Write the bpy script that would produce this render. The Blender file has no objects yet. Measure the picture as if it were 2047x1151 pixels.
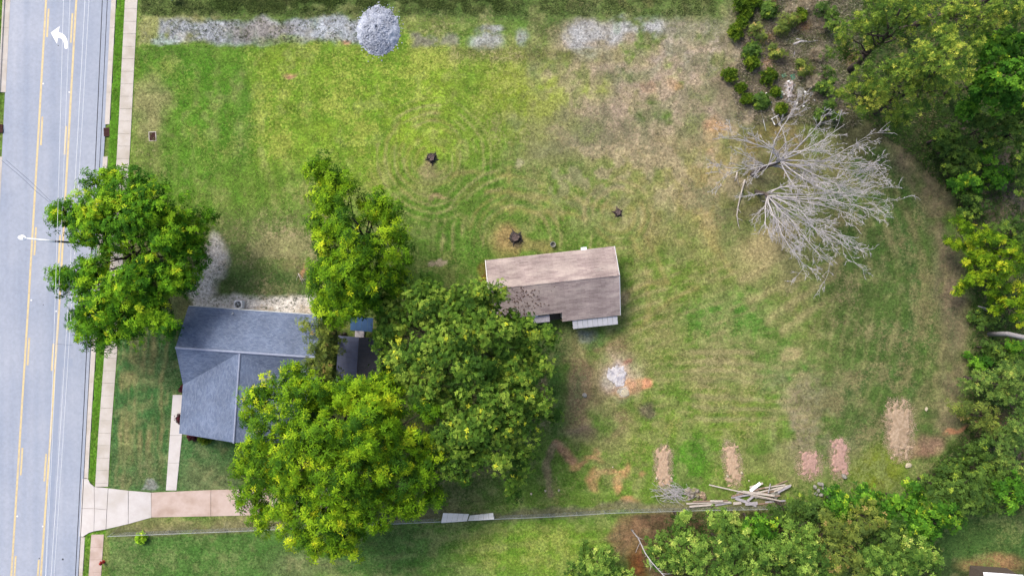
import bpy, math, random
import numpy as np
from mathutils import Vector

# ------------------------------------------------------------------ camera, sky, sun, exposure
sc = bpy.context.scene
H = 78.0                      # drone height in metres, looking straight down
CX, CY = 1023.5, 575.5        # photograph centre (photo pixels)
S = 2047 * 24.0 / 36.0 / H    # photo pixels per metre on the ground
cam = bpy.data.objects.new('camera', bpy.data.cameras.new('camera'))
sc.collection.objects.link(cam)
cam.location = (0, 0, H)
cam.data.lens = 24.0
cam.data.sensor_width = 36.0
cam.data.clip_end = 2000
sc.camera = cam

SUN_EL, SUN_AZ = 48.0, 320.0      # the veiled sun stands to the upper left of the picture (azimuth clockwise from +Y)
w = bpy.data.worlds.new('World'); sc.world = w; w.use_nodes = True
nt = w.node_tree
bg = nt.nodes['Background']
sky = nt.nodes.new('ShaderNodeTexSky')
sky.sky_type = 'NISHITA'; sky.sun_disc = False
sky.sun_elevation = math.radians(SUN_EL)
sky.sun_rotation = math.radians(SUN_AZ)
sky.air_density = 1.0; sky.dust_density = 4.0; sky.ozone_density = 1.0
nt.links.new(sky.outputs[0], bg.inputs[0])
bg.inputs[1].default_value = 0.118
sl = bpy.data.lights.new('sun', 'SUN'); sun = bpy.data.objects.new('sun', sl)
sc.collection.objects.link(sun)
sl.energy = 1.6; sl.angle = math.radians(20); sl.color = (1.0, 0.94, 0.84)
az, el = math.radians(SUN_AZ), math.radians(SUN_EL)
sdir = Vector((math.sin(az) * math.cos(el), math.cos(az) * math.cos(el), math.sin(el)))
sun.rotation_euler = sdir.to_track_quat('Z', 'Y').to_euler()
sun.location = sdir * 150
sc.view_settings.view_transform = 'Standard'
sc.view_settings.look = 'None'
sc.view_settings.gamma = 1.0
sc.view_settings.exposure = 1.38
GAIN = 2.3                    # picture value of a flat surface divided by its base colour

random.seed(5)
RNG = np.random.default_rng(11)

# ------------------------------------------------------------------ helpers
def P(px, py, z=0.0):
    k = (H - z) / H / S
    return Vector(((px - CX) * k, (CY - py) * k, z))

def lin(c):
    c = np.asarray(c, float) / 255.0
    return np.where(c <= 0.04045, c / 12.92, ((c + 0.055) / 1.055) ** 2.4)

def D(r, g, b, k=1.0):
    """base colour of a surface that shows as r,g,b in the daylight of the picture"""
    return tuple(np.clip(lin((r, g, b)) / GAIN * k, 0.003, 0.85))

COL = sc.collection

def tag(o, label=None, cat=None, group=None, kind=None):
    if label: o['label'] = label
    if cat: o['category'] = cat
    if group: o['group'] = group
    if kind: o['kind'] = kind
    return o

def empty(name, loc=(0, 0, 0), rz=0.0):
    o = bpy.data.objects.new(name, None)
    o.empty_display_size = 0.3
    COL.objects.link(o)
    o.location = loc; o.rotation_euler = (0, 0, rz)
    return o

def link(name, me, mat=None, parent=None, loc=None):
    o = bpy.data.objects.new(name, me)
    COL.objects.link(o)
    if mat is not None and len(me.materials) == 0:
        me.materials.append(mat)
    if parent is not None:
        o.parent = parent
    if loc is not None:
        o.location = loc
    return o

class MB:
    """collects faces, builds one mesh"""
    def __init__(self):
        self.v = []; self.f = []
    def add(self, vs, fs):
        n = len(self.v)
        self.v += [tuple(p) for p in vs]
        self.f += [tuple(i + n for i in f) for f in fs]
        return self
    def box(self, c, s, rz=0.0, bev=0.0):
        hx, hy, hz = s[0] / 2, s[1] / 2, s[2] / 2
        co, si = math.cos(rz), math.sin(rz)
        def T(x, y, z): return (c[0] + x * co - y * si, c[1] + x * si + y * co, c[2] + z)
        if bev <= 0:
            vs = [T(x, y, z) for z in (-hz, hz) for x, y in ((-hx, -hy), (hx, -hy), (hx, hy), (-hx, hy))]
            self.add(vs, [(3, 2, 1, 0), (4, 5, 6, 7), (0, 1, 5, 4), (1, 2, 6, 5), (2, 3, 7, 6), (3, 0, 4, 7)])
        else:
            b = bev
            vs = [T(x, y, z) for z, e in ((-hz, 0), (hz - b, 0), (hz, b)) for x, y in
                  ((-hx + e, -hy + e), (hx - e, -hy + e), (hx - e, hy - e), (-hx + e, hy - e))]
            fs = [(3, 2, 1, 0), (8, 9, 10, 11)]
            for r in (0, 4):
                fs += [(r + i, r + (i + 1) % 4, r + 4 + (i + 1) % 4, r + 4 + i) for i in range(4)]
            self.add(vs, fs)
        return self
    def prism(self, poly, z0, z1, bev=0.0):
        """poly: list of (x,y) or (x,y,ztop)"""
        pts = [(p[0], p[1], (p[2] if len(p) > 2 else z1)) for p in poly]
        a = sum(pts[i][0] * pts[(i + 1) % len(pts)][1] - pts[(i + 1) % len(pts)][0] * pts[i][1] for i in range(len(pts)))
        if a < 0: pts = pts[::-1]
        n = len(pts)
        cx = sum(p[0] for p in pts) / n; cy = sum(p[1] for p in pts) / n
        dz = z1 - z0
        bot = [(p[0], p[1], p[2] - dz) for p in pts]
        if bev > 0:
            mid = [(p[0], p[1], p[2] - bev) for p in pts]
            top = []
            for p in pts:
                d = math.hypot(p[0] - cx, p[1] - cy) or 1
                k = max(0, 1 - bev * 1.4 / d)
                top.append((cx + (p[0] - cx) * k, cy + (p[1] - cy) * k, p[2]))
            rings = [bot, mid, top]
        else:
            rings = [bot, pts]
        vs = [q for r in rings for q in r]
        fs = [tuple(range(n))[::-1], tuple(range((len(rings) - 1) * n, len(rings) * n))]
        for r in range(len(rings) - 1):
            fs += [(r * n + i, r * n + (i + 1) % n, (r + 1) * n + (i + 1) % n, (r + 1) * n + i) for i in range(n)]
        return self.add(vs, fs)
    def tube(self, pts, rad, n=6, cap=True):
        pts = [Vector(p) for p in pts]
        if not hasattr(rad, '__len__'): rad = [rad] * len(pts)
        vs = []; fs = []
        up = None
        for i, p in enumerate(pts):
            t = (pts[min(i + 1, len(pts) - 1)] - pts[max(i - 1, 0)])
            if t.length < 1e-9: t = Vector((0, 0, 1))
            t.normalize()
            if up is None:
                up = Vector((0, 0, 1)) if abs(t.z) < 0.9 else Vector((1, 0, 0))
            a = t.cross(up)
            if a.length < 1e-6: a = t.orthogonal()
            a.normalize(); b = t.cross(a); up = -b if False else up
            for k in range(n):
                th = 2 * math.pi * k / n
                q = p + (a * math.cos(th) + b * math.sin(th)) * rad[i]
                vs.append((q.x, q.y, q.z))
        for i in range(len(pts) - 1):
            for k in range(n):
                fs.append((i * n + k, (i + 1) * n + k, (i + 1) * n + (k + 1) % n, i * n + (k + 1) % n))
        if cap:
            fs.append(tuple(range(n)))
            fs.append(tuple(range((len(pts) - 1) * n, len(pts) * n))[::-1])
        return self.add(vs, fs)
    def lathe(self, prof, c=(0, 0, 0), n=16):
        vs = []; fs = []
        for r, z in prof:
            for k in range(n):
                th = 2 * math.pi * k / n
                vs.append((c[0] + r * math.cos(th), c[1] + r * math.sin(th), c[2] + z))
        for i in range(len(prof) - 1):
            for k in range(n):
                fs.append((i * n + k, i * n + (k + 1) % n, (i + 1) * n + (k + 1) % n, (i + 1) * n + k))
        fs.append(tuple(range(n))[::-1])
        fs.append(tuple(range((len(prof) - 1) * n, len(prof) * n)))
        return self.add(vs, fs)
    def rock(self, c, s, seed, rz=0.0):
        """rough stone: a jittered subdivided block"""
        r = random.Random(seed)
        n, m = 7, 4
        vs = []; fs = []
        rows = [(-0.5, 0.75), (-0.15, 1.0), (0.25, 0.92), (0.5, 0.55)]
        for z, k in rows:
            for i in range(n):
                th = 2 * math.pi * i / n + r.uniform(-.25, .25)
                q = k * r.uniform(.8, 1.12)
                x, y = q * math.cos(th) * s[0] / 2, q * math.sin(th) * s[1] / 2
                vs.append((c[0] + x * math.cos(rz) - y * math.sin(rz), c[1] + x * math.sin(rz) + y * math.cos(rz),
                           c[2] + (z + r.uniform(-.06, .06)) * s[2]))
        for i in range(3):
            for k in range(n):
                fs.append((i * n + k, i * n + (k + 1) % n, (i + 1) * n + (k + 1) % n, (i + 1) * n + k))
        fs.append(tuple(range(n))[::-1]); fs.append(tuple(range(3 * n, 4 * n)))
        return self.add(vs, fs)
    def mesh(self, name, smooth=False):
        me = bpy.data.meshes.new(name)
        me.from_pydata(self.v, [], self.f)
        if smooth:
            me.polygons.foreach_set('use_smooth', [True] * len(me.polygons))
        me.update()
        return me
    def build(self, name, mat, parent=None, smooth=False, loc=None):
        return link(name, self.mesh(name, smooth), mat, parent, loc)

def np_mesh(name, verts, quads, colors=None, smooth=False):
    """verts (n,3), quads (m,4) or triangles (m,3), colors (n,3)"""
    me = bpy.data.meshes.new(name)
    n, m = len(verts), len(quads); k = quads.shape[1]
    me.vertices.add(n); me.vertices.foreach_set('co', np.ascontiguousarray(verts, np.float32).ravel())
    me.loops.add(m * k); me.loops.foreach_set('vertex_index', np.ascontiguousarray(quads, np.int32).ravel())
    me.polygons.add(m); me.polygons.foreach_set('loop_start', np.arange(0, m * k, k, dtype=np.int32))
    if smooth: me.polygons.foreach_set('use_smooth', np.ones(m, bool))
    if colors is not None:
        add_color(me, 'col', colors)
    me.update(); me.validate()
    return me

def add_color(me, name, colors):
    a = me.attributes.new(name, 'FLOAT_COLOR', 'POINT')
    c = np.ones((len(colors), 4), np.float32); c[:, :3] = colors
    a.data.foreach_set('color', c.ravel())

# ---- numpy value noise
def _h(ix, iy, seed):
    n = (ix.astype(np.int64) * 374761393 + iy.astype(np.int64) * 668265263 + seed * 974634777) & 0x7fffffff
    n = ((n ^ (n >> 13)) * 1274126177) & 0x7fffffff
    return ((n ^ (n >> 16)) & 0xffff) / 65535.0

def vnoise(x, y, scale, seed=0):
    x = x / scale; y = y / scale
    ix, iy = np.floor(x), np.floor(y)
    fx, fy = x - ix, y - iy
    fx = fx * fx * (3 - 2 * fx); fy = fy * fy * (3 - 2 * fy)
    a, b = _h(ix, iy, seed), _h(ix + 1, iy, seed)
    c, d = _h(ix, iy + 1, seed), _h(ix + 1, iy + 1, seed)
    return (a * (1 - fx) + b * fx) * (1 - fy) + (c * (1 - fx) + d * fx) * fy

def fbm(x, y, scale, seed=0, octv=4):
    s = 0; a = 1; t = 0
    for i in range(octv):
        s = s + a * vnoise(x + 17.3 * i, y - 9.1 * i, scale / (2 ** i), seed + i * 13); t += a; a *= 0.55
    return s / t

# ------------------------------------------------------------------ materials
def newmat(name):
    m = bpy.data.materials.new(name); m.use_nodes = True
    n = m.node_tree
    return m, n, n.nodes['Principled BSDF'], n.links

def N(n, t, **kw):
    x = n.nodes.new(t)
    for k, v in kw.items():
        if k.startswith('i_'):
            x.inputs[k[2:].replace('_', ' ')].default_value = v
        else:
            setattr(x, k, v)
    return x

def noise_mat(name, c1, c2, scale=4.0, detail=5.0, rough=0.85, bump=0.3, bscale=None, lo=0.3, hi=0.7, spec=0.3, dist=0.02, c3=None, s3=1.0):
    m, n, b, L = newmat(name)
    tc = N(n, 'ShaderNodeTexCoord')
    ns = N(n, 'ShaderNodeTexNoise'); ns.inputs['Scale'].default_value = scale; ns.inputs['Detail'].default_value = detail
    ns.inputs['Roughness'].default_value = 0.65
    L.new(tc.outputs['Object'], ns.inputs['Vector'])
    mr = N(n, 'ShaderNodeMapRange'); mr.inputs['From Min'].default_value = lo; mr.inputs['From Max'].default_value = hi
    L.new(ns.outputs['Fac'], mr.inputs['Value'])
    mx = N(n, 'ShaderNodeMix', data_type='RGBA')
    mx.inputs[6].default_value = (*c1, 1); mx.inputs[7].default_value = (*c2, 1)
    L.new(mr.outputs[0], mx.inputs[0])
    out = mx.outputs[2]
    if c3 is not None:
        n3 = N(n, 'ShaderNodeTexNoise'); n3.inputs['Scale'].default_value = s3; n3.inputs['Detail'].default_value = 4
        L.new(tc.outputs['Object'], n3.inputs['Vector'])
        m3 = N(n, 'ShaderNodeMapRange'); m3.inputs['From Min'].default_value = .45; m3.inputs['From Max'].default_value = .68
        L.new(n3.outputs['Fac'], m3.inputs['Value'])
        x3 = N(n, 'ShaderNodeMix', data_type='RGBA'); x3.inputs[7].default_value = (*c3, 1)
        L.new(m3.outputs[0], x3.inputs[0]); L.new(out, x3.inputs[6]); out = x3.outputs[2]
    L.new(out, b.inputs['Base Color'])
    b.inputs['Roughness'].default_value = rough
    b.inputs['Specular IOR Level'].default_value = spec
    if bump > 0:
        bs = N(n, 'ShaderNodeTexNoise'); bs.inputs['Scale'].default_value = bscale or scale * 4; bs.inputs['Detail'].default_value = 4
        L.new(tc.outputs['Object'], bs.inputs['Vector'])
        bp = N(n, 'ShaderNodeBump'); bp.inputs['Strength'].default_value = bump; bp.inputs['Distance'].default_value = dist
        L.new(bs.outputs['Fac'], bp.inputs['Height']); L.new(bp.outputs[0], b.inputs['Normal'])
    return m

def leaf_mat(name, transl=0.14):
    m, n, b, L = newmat(name)
    at = N(n, 'ShaderNodeAttribute', attribute_name='col')
    ns = N(n, 'ShaderNodeTexNoise'); ns.inputs['Scale'].default_value = 9.0
    hs = N(n, 'ShaderNodeHueSaturation')
    mr = N(n, 'ShaderNodeMapRange'); mr.inputs['To Min'].default_value = .8; mr.inputs['To Max'].default_value = 1.2
    L.new(ns.outputs['Fac'], mr.inputs['Value']); L.new(mr.outputs[0], hs.inputs['Value'])
    L.new(at.outputs['Color'], hs.inputs['Color'])
    L.new(hs.outputs[0], b.inputs['Base Color'])
    b.inputs['Roughness'].default_value = 0.7; b.inputs['Specular IOR Level'].default_value = 0.08
    tr = N(n, 'ShaderNodeBsdfTranslucent'); L.new(hs.outputs[0], tr.inputs['Color'])
    ms = N(n, 'ShaderNodeMixShader'); ms.inputs[0].default_value = transl
    L.new(b.outputs[0], ms.inputs[1]); L.new(tr.outputs[0], ms.inputs[2])
    L.new(ms.outputs[0], n.nodes['Material Output'].inputs['Surface'])
    return m

M = {}
M['leaf'] = leaf_mat('leaf')
M['needle'] = leaf_mat('needle', 0.2)
M['dry'] = leaf_mat('dry_stalk', 0.1)
M['bark'] = noise_mat('bark', D(105, 90, 85), D(60, 50, 48), 6, bump=.6, rough=.95)
M['old_bark'] = noise_mat('old_bark', D(128, 116, 110), D(80, 70, 68), 5, bump=.6, rough=.95)
M['deadwood'] = noise_mat('dead_wood', D(238, 234, 236), D(196, 190, 194), 5, bump=.4, rough=.95)
M['concrete'] = noise_mat('concrete', D(238, 230, 222), D(222, 212, 202), 1.3, bump=.25, bscale=40, rough=.9, c3=D(210, 200, 186), s3=.5)
M['concrete_white'] = noise_mat('pale_concrete', D(246, 240, 238), D(234, 226, 222), 1.0, bump=.25, bscale=40, rough=.9, c3=D(224, 216, 208), s3=.4)
M['concrete_pink'] = noise_mat('pinkish_concrete', D(236, 214, 202), D(224, 200, 188), 1.6, bump=.3, bscale=45, rough=.9, c3=D(206, 180, 164), s3=.6)
M['yellow_paint'] = noise_mat('yellow_paint', D(252, 222, 150), D(248, 232, 190), 7, bump=.1, rough=.7, c3=D(226, 204, 164), s3=3)
M['white_paint'] = noise_mat('white_paint', (0.62, .62, .62), (.55, .55, .54), 9, bump=.1, rough=.7)
M['steel'] = noise_mat('galvanised_steel', (.45, .47, .48), (.36, .38, .39), 8, bump=.05, rough=.45)
M['steel'].node_tree.nodes['Principled BSDF'].inputs['Metallic'].default_value = .6
M['white_metal'] = noise_mat('white_metal', (.62, .63, .65), (.54, .55, .57), 2.5, bump=.05, rough=.5)
M['sheet'] = noise_mat('white_sheet', (.76, .77, .82), (.68, .70, .76), 1.5, bump=.1, rough=.55)
M['dark_metal'] = noise_mat('dark_metal', (.02, .022, .03), (.035, .035, .04), 6, bump=.1, rough=.5)
M['rust'] = noise_mat('rusty_iron', D(95, 45, 38), D(62, 30, 26), 14, bump=.4, rough=.8)
M['siding'] = noise_mat('pale_siding', (.42, .42, .43), (.36, .36, .37), 3, bump=.1, rough=.7)
M['trim'] = noise_mat('white_trim', (.6, .6, .6), (.52, .52, .53), 3, bump=.05, rough=.6)
M['glass'] = noise_mat('window_glass', (.03, .04, .05), (.05, .06, .07), 2, bump=0, rough=.08, spec=.6)
M['cable_light'] = noise_mat('pale_cable', (.8, .8, .82), (.74, .74, .77), 3, bump=0, rough=.35)
M['cable_dark'] = noise_mat('black_cable', (.012, .013, .02), (.02, .02, .026), 3, bump=0, rough=.6)
M['stone'] = noise_mat('grey_stone', D(198, 196, 188), D(140, 138, 128), 6, bump=.6, rough=.95)
M['white_stone'] = noise_mat('pale_stone', D(236, 226, 196), D(204, 190, 160), 9, bump=.4, rough=.95)
M['char'] = noise_mat('charred_wood', (.012, .010, .010), (.05, .042, .04), 9, bump=.7, rough=.95)
M['stump_top'] = noise_mat('stump_top', D(150, 130, 125), D(60, 48, 46), 14, bump=.4, rough=.95)
M['lumber'] = noise_mat('weathered_lumber', D(244, 234, 222), D(206, 194, 184), 7, bump=.3, rough=.9)
M['lumber_grey'] = noise_mat('grey_lumber', D(222, 218, 226), D(176, 170, 176), 7, bump=.3, rough=.9)
M['lumber_brown'] = noise_mat('brown_lumber', D(196, 168, 146), D(146, 122, 106), 7, bump=.3, rough=.9)
M['red'] = noise_mat('red_paint', D(196, 58, 48), D(160, 40, 38), 10, bump=.2, rough=.5)
M['teal'] = noise_mat('teal_plastic', D(92, 196, 158), D(70, 160, 130), 6, bump=.2, rough=.6)
M['pole_wood'] = noise_mat('pole_wood', (.09, .07, .055), (.06, .048, .04), 5, bump=.4, rough=.95)
M['white_plastic'] = noise_mat('white_plastic', (.55, .55, .54), (.45, .45, .44), 6, bump=.2, rough=.7)
M['mulch'] = noise_mat('straw_mulch', D(236, 206, 176), D(182, 150, 122), 4, bump=.5, bscale=22, rough=1, dist=.05, c3=D(222, 194, 164), s3=2.5)
M['mulch_pink'] = noise_mat('pinkish_mulch', D(230, 192, 176), D(170, 132, 120), 4, bump=.5, bscale=22, rough=1, dist=.05, c3=D(216, 176, 164), s3=2.5)
M['mulch_pale'] = noise_mat('faded_mulch', D(230, 206, 178), D(178, 152, 124), 4, bump=.5, bscale=22, rough=1, dist=.05, c3=D(180, 156, 128), s3=2.5)

def grain_mat(name, c1, c2, c3, cell=9.0, rough=.95, bump=.8):
    """loose crushed stone: voronoi cells of several tones"""
    m, n, b, L = newmat(name)
    tc = N(n, 'ShaderNodeTexCoord')
    v = N(n, 'ShaderNodeTexVoronoi'); v.inputs['Scale'].default_value = cell
    L.new(tc.outputs['Object'], v.inputs['Vector'])
    bw = N(n, 'ShaderNodeSeparateColor'); L.new(v.outputs['Color'], bw.inputs[0])
    cr = N(n, 'ShaderNodeValToRGB')
    cr.color_ramp.elements[0].color = (*c1, 1); cr.color_ramp.elements[1].color = (*c3, 1)
    e = cr.color_ramp.elements.new(.55); e.color = (*c2, 1)
    L.new(bw.outputs[0], cr.inputs[0])
    ns = N(n, 'ShaderNodeTexNoise'); ns.inputs['Scale'].default_value = .9; ns.inputs['Detail'].default_value = 5
    L.new(tc.outputs['Object'], ns.inputs['Vector'])
    hs = N(n, 'ShaderNodeHueSaturation')
    mr = N(n, 'ShaderNodeMapRange'); mr.inputs['From Min'].default_value = .3; mr.inputs['From Max'].default_value = .7
    mr.inputs['To Min'].default_value = .8; mr.inputs['To Max'].default_value = 1.18
    L.new(ns.outputs['Fac'], mr.inputs['Value']); L.new(mr.outputs[0], hs.inputs['Value'])
    L.new(cr.outputs[0], hs.inputs['Color']); L.new(hs.outputs[0], b.inputs['Base Color'])
    b.inputs['Roughness'].default_value = rough
    bp = N(n, 'ShaderNodeBump'); bp.inputs['Strength'].default_value = bump; bp.inputs['Distance'].default_value = .05
    L.new(v.outputs['Distance'], bp.inputs['Height']); L.new(bp.outputs[0], b.inputs['Normal'])
    return m

M['gravel_pile'] = grain_mat('crushed_stone', D(168, 176, 196), D(196, 204, 222), D(224, 230, 242), 8, bump=.4)

def asphalt_mat():
    m, n, b, L = newmat('worn_asphalt')
    tc = N(n, 'ShaderNodeTexCoord')
    mp = N(n, 'ShaderNodeMapping'); mp.inputs['Rotation'].default_value = (0, 0, math.radians(-3.4)); mp.inputs['Scale'].default_value = (1, .03, 1)
    L.new(tc.outputs['Object'], mp.inputs['Vector'])
    st = N(n, 'ShaderNodeTexNoise'); st.inputs['Scale'].default_value = .75; st.inputs['Detail'].default_value = 5
    L.new(mp.outputs[0], st.inputs['Vector'])
    n1 = N(n, 'ShaderNodeTexNoise'); n1.inputs['Scale'].default_value = .15; n1.inputs['Detail'].default_value = 3
    n2 = N(n, 'ShaderNodeTexNoise'); n2.inputs['Scale'].default_value = 22; n2.inputs['Detail'].default_value = 3
    n3 = N(n, 'ShaderNodeTexNoise'); n3.inputs['Scale'].default_value = 3.0; n3.inputs['Detail'].default_value = 4
    for q in (n1, n2, n3): L.new(tc.outputs['Object'], q.inputs['Vector'])
    a1 = N(n, 'ShaderNodeMath', operation='ADD'); L.new(st.outputs['Fac'], a1.inputs[0]); L.new(n1.outputs['Fac'], a1.inputs[1])
    mr = N(n, 'ShaderNodeMapRange'); mr.inputs['From Min'].default_value = .6; mr.inputs['From Max'].default_value = 1.4
    L.new(a1.outputs[0], mr.inputs['Value'])
    mx = N(n, 'ShaderNodeMix', data_type='RGBA')
    mx.inputs[6].default_value = (*D(168, 180, 202), 1); mx.inputs[7].default_value = (*D(202, 208, 222), 1)
    L.new(mr.outputs[0], mx.inputs[0])
    hs = N(n, 'ShaderNodeHueSaturation')
    a2 = N(n, 'ShaderNodeMath', operation='ADD'); L.new(n2.outputs['Fac'], a2.inputs[0]); L.new(n3.outputs['Fac'], a2.inputs[1])
    m2 = N(n, 'ShaderNodeMapRange'); m2.inputs['From Min'].default_value = .6; m2.inputs['From Max'].default_value = 1.4
    m2.inputs['To Min'].default_value = .86; m2.inputs['To Max'].default_value = 1.14
    L.new(a2.outputs[0], m2.inputs['Value']); L.new(m2.outputs[0], hs.inputs['Value'])
    L.new(mx.outputs[2], hs.inputs['Color']); L.new(hs.outputs[0], b.inputs['Base Color'])
    b.inputs['Roughness'].default_value = .9; b.inputs['Specular IOR Level'].default_value = .25
    bp = N(n, 'ShaderNodeBump'); bp.inputs['Strength'].default_value = .3; bp.inputs['Distance'].default_value = .01
    L.new(n2.outputs['Fac'], bp.inputs['Height']); L.new(bp.outputs[0], b.inputs['Normal'])
    return m
M['asphalt'] = asphalt_mat()
M['asphalt_patch'] = noise_mat('asphalt_patch', D(170, 182, 204), D(180, 190, 210), 2, bump=.3, bscale=60, rough=.9)
M['crack_seal'] = noise_mat('crack_seal', D(136, 146, 170), D(158, 168, 190), 4, bump=0, rough=.8)

def shingle_mat(name, c1, c2, cm, rot=0.0, stain=None, roww=.32, rowh=.145, lichen=None):
    m, n, b, L = newmat(name)
    tc = N(n, 'ShaderNodeTexCoord')
    mp = N(n, 'ShaderNodeMapping'); mp.inputs['Rotation'].default_value = (0, 0, rot)
    L.new(tc.outputs['Object'], mp.inputs['Vector'])
    br = N(n, 'ShaderNodeTexBrick')
    br.inputs['Color1'].default_value = (*c1, 1); br.inputs['Color2'].default_value = (*c2, 1); br.inputs['Mortar'].default_value = (*cm, 1)
    br.inputs['Scale'].default_value = 1.0; br.inputs['Brick Width'].default_value = roww; br.inputs['Row Height'].default_value = rowh
    br.inputs['Mortar Size'].default_value = .008; br.inputs['Mortar Smooth'].default_value = .2; br.inputs['Bias'].default_value = 0
    L.new(mp.outputs[0], br.inputs['Vector'])
    ns = N(n, 'ShaderNodeTexNoise'); ns.inputs['Scale'].default_value = .45; ns.inputs['Detail'].default_value = 3; ns.inputs['Roughness'].default_value = .5
    L.new(tc.outputs['Object'], ns.inputs['Vector'])
    n2 = N(n, 'ShaderNodeTexNoise'); n2.inputs['Scale'].default_value = 5; n2.inputs['Detail'].default_value = 5; n2.inputs['Roughness'].default_value = .85
    L.new(tc.outputs['Object'], n2.inputs['Vector'])
    ad = N(n, 'ShaderNodeMath', operation='ADD'); L.new(ns.outputs['Fac'], ad.inputs[0]); L.new(n2.outputs['Fac'], ad.inputs[1])
    mr = N(n, 'ShaderNodeMapRange'); mr.inputs['From Min'].default_value = .7; mr.inputs['From Max'].default_value = 1.3
    mr.inputs['To Min'].default_value = .75; mr.inputs['To Max'].default_value = 1.25
    L.new(ad.outputs[0], mr.inputs['Value'])
    hs = N(n, 'ShaderNodeHueSaturation'); L.new(mr.outputs[0], hs.inputs['Value'])
    col = br.outputs['Color']
    if stain is not None:
        mp2 = N(n, 'ShaderNodeMapping'); mp2.inputs['Scale'].default_value = (.5, 1.6, 1)
        L.new(tc.outputs['Object'], mp2.inputs['Vector'])
        n4 = N(n, 'ShaderNodeTexNoise'); n4.inputs['Scale'].default_value = .8; n4.inputs['Detail'].default_value = 7
        L.new(mp2.outputs[0], n4.inputs['Vector'])
        m4 = N(n, 'ShaderNodeMapRange'); m4.inputs['From Min'].default_value = .46; m4.inputs['From Max'].default_value = .62
        m4.inputs['To Max'].default_value = .75
        L.new(n4.outputs['Fac'], m4.inputs['Value'])
        x = N(n, 'ShaderNodeMix', data_type='RGBA'); x.inputs[7].default_value = (*stain, 1)
        L.new(m4.outputs[0], x.inputs[0]); L.new(col, x.inputs[6]); col = x.outputs[2]
    L.new(col, hs.inputs['Color']); L.new(hs.outputs[0], b.inputs['Base Color'])
    b.inputs['Roughness'].default_value = .92; b.inputs['Specular IOR Level'].default_value = .25
    bp = N(n, 'ShaderNodeBump'); bp.inputs['Strength'].default_value = .5; bp.inputs['Distance'].default_value = .02; bp.invert = True
    L.new(br.outputs['Fac'], bp.inputs['Height']); L.new(bp.outputs[0], b.inputs['Normal'])
    return m

# ------------------------------------------------------------------ lines of the street, photo pixels: x as a function of y
def xl(pts):
    ys = np.array([p[1] for p in pts], float); xs = np.array([p[0] for p in pts], float)
    s0 = (xs[1] - xs[0]) / (ys[1] - ys[0]); s1 = (xs[-1] - xs[-2]) / (ys[-1] - ys[-2])
    sl_ = (xs[-1] - xs[0]) / (ys[-1] - ys[0])
    def f(y):
        y = np.asarray(y, float)
        r = np.interp(y, ys, xs)
        r = np.where(y < ys[0], xs[0] + sl_ * (y - ys[0]), r)
        r = np.where(y > ys[-1], xs[-1] + sl_ * (y - ys[-1]), r)
        return r
    return f
L_yl = xl([(90.5, 0), (74, 288), (57, 576), (39, 864), (21, 1151)])
L_yr = xl([(151, 0), (135, 288), (119, 576), (100, 864), (80, 1151)])
L_road_r = xl([(221, 0), (206, 288), (187, 600), (171, 863), (163, 1000), (155, 1151)])
L_kerb_r = xl([(232, 0), (217, 288), (198, 600), (181, 863), (174, 1000), (165, 1151)])
L_road_l = xl([(19, 0), (4.5, 288), (-14, 640), (-40, 1151)])
L_kerb_l = xl([(5, 0), (-9, 288), (-28, 640), (-54, 1151)])
L_sw_l = xl([(250, 0), (235, 288), (209, 704), (197, 863), (190, 975), (183, 1065), (177, 1151)])
L_sw_r = xl([(275, 0), (260.5, 288), (234.5, 700), (222, 863), (216, 975), (208, 1065), (202, 1151)])
EXT0, EXT1 = -1500, 2650
ROAD_Z = -0.12

# ------------------------------------------------------------------ ground: one sheet, colour zones as attributes
step = 0.22
xs = np.concatenate([[-700, -350, -180, -110, -80], np.arange(-66, 66.01, step), [80, 110, 180, 350, 700]])
ys = np.concatenate([[-700, -350, -180, -110, -70, -50], np.arange(-39, 39.01, step), [50, 70, 110, 180, 350, 700]])
GX, GY = np.meshgrid(xs, ys)
gx, gy = GX.ravel(), GY.ravel()
px, py = gx * S + CX, CY - gy * S
jx = px + (fbm(gx, gy, 2.2, 3) - .5) * 34; jy = py + (fbm(gx, gy, 2.2, 9) - .5) * 34      # wobbled coordinates: ragged borders
n_big = fbm(gx, gy, 9.0, 21); n_mid = fbm(gx, gy, 2.6, 33); n_sm = fbm(gx, gy, .9, 47, 3)
A = np.zeros((len(gx), 3)); B = np.zeros((len(gx), 3)); MXV = np.full(len(gx), .45)
A[:] = D(118, 142, 68); B[:] = D(158, 158, 106)

def sstep(e0, e1, v):
    t = np.clip((v - e0) / (e1 - e0), 0, 1); return t * t * (3 - 2 * t)

def paint(mask, ca, cb=None, mix=None, k=1.0):
    m = np.clip(mask * k, 0, 1)[:, None]
    A[:] = A * (1 - m) + np.asarray(D(*ca)) * m
    B[:] = B * (1 - m) + np.asarray(D(*(cb or ca))) * m
    if mix is not None: MXV[:] = MXV * (1 - m[:, 0]) + mix * m[:, 0]

def blob(x, y, rx, ry=None, soft=.5, rot=0.0, ragged=True):
    ry = ry or rx
    X, Y = (jx, jy) if ragged else (px, py)
    c, s = math.cos(math.radians(rot)), math.sin(math.radians(rot))
    u = ((X - x) * c + (Y - y) * s) / rx; v = (-(X - x) * s + (Y - y) * c) / ry
    return 1 - sstep(1 - soft, 1 + soft, np.sqrt(u * u + v * v))

def rect(x0, y0, x1, y1, soft=8, ragged=True):
    X, Y = (jx, jy) if ragged else (px, py)
    return (sstep(x0 - soft, x0 + soft, X) * (1 - sstep(x1 - soft, x1 + soft, X)) *
            sstep(y0 - soft, y0 + soft, Y) * (1 - sstep(y1 - soft, y1 + soft, Y)))

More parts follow.
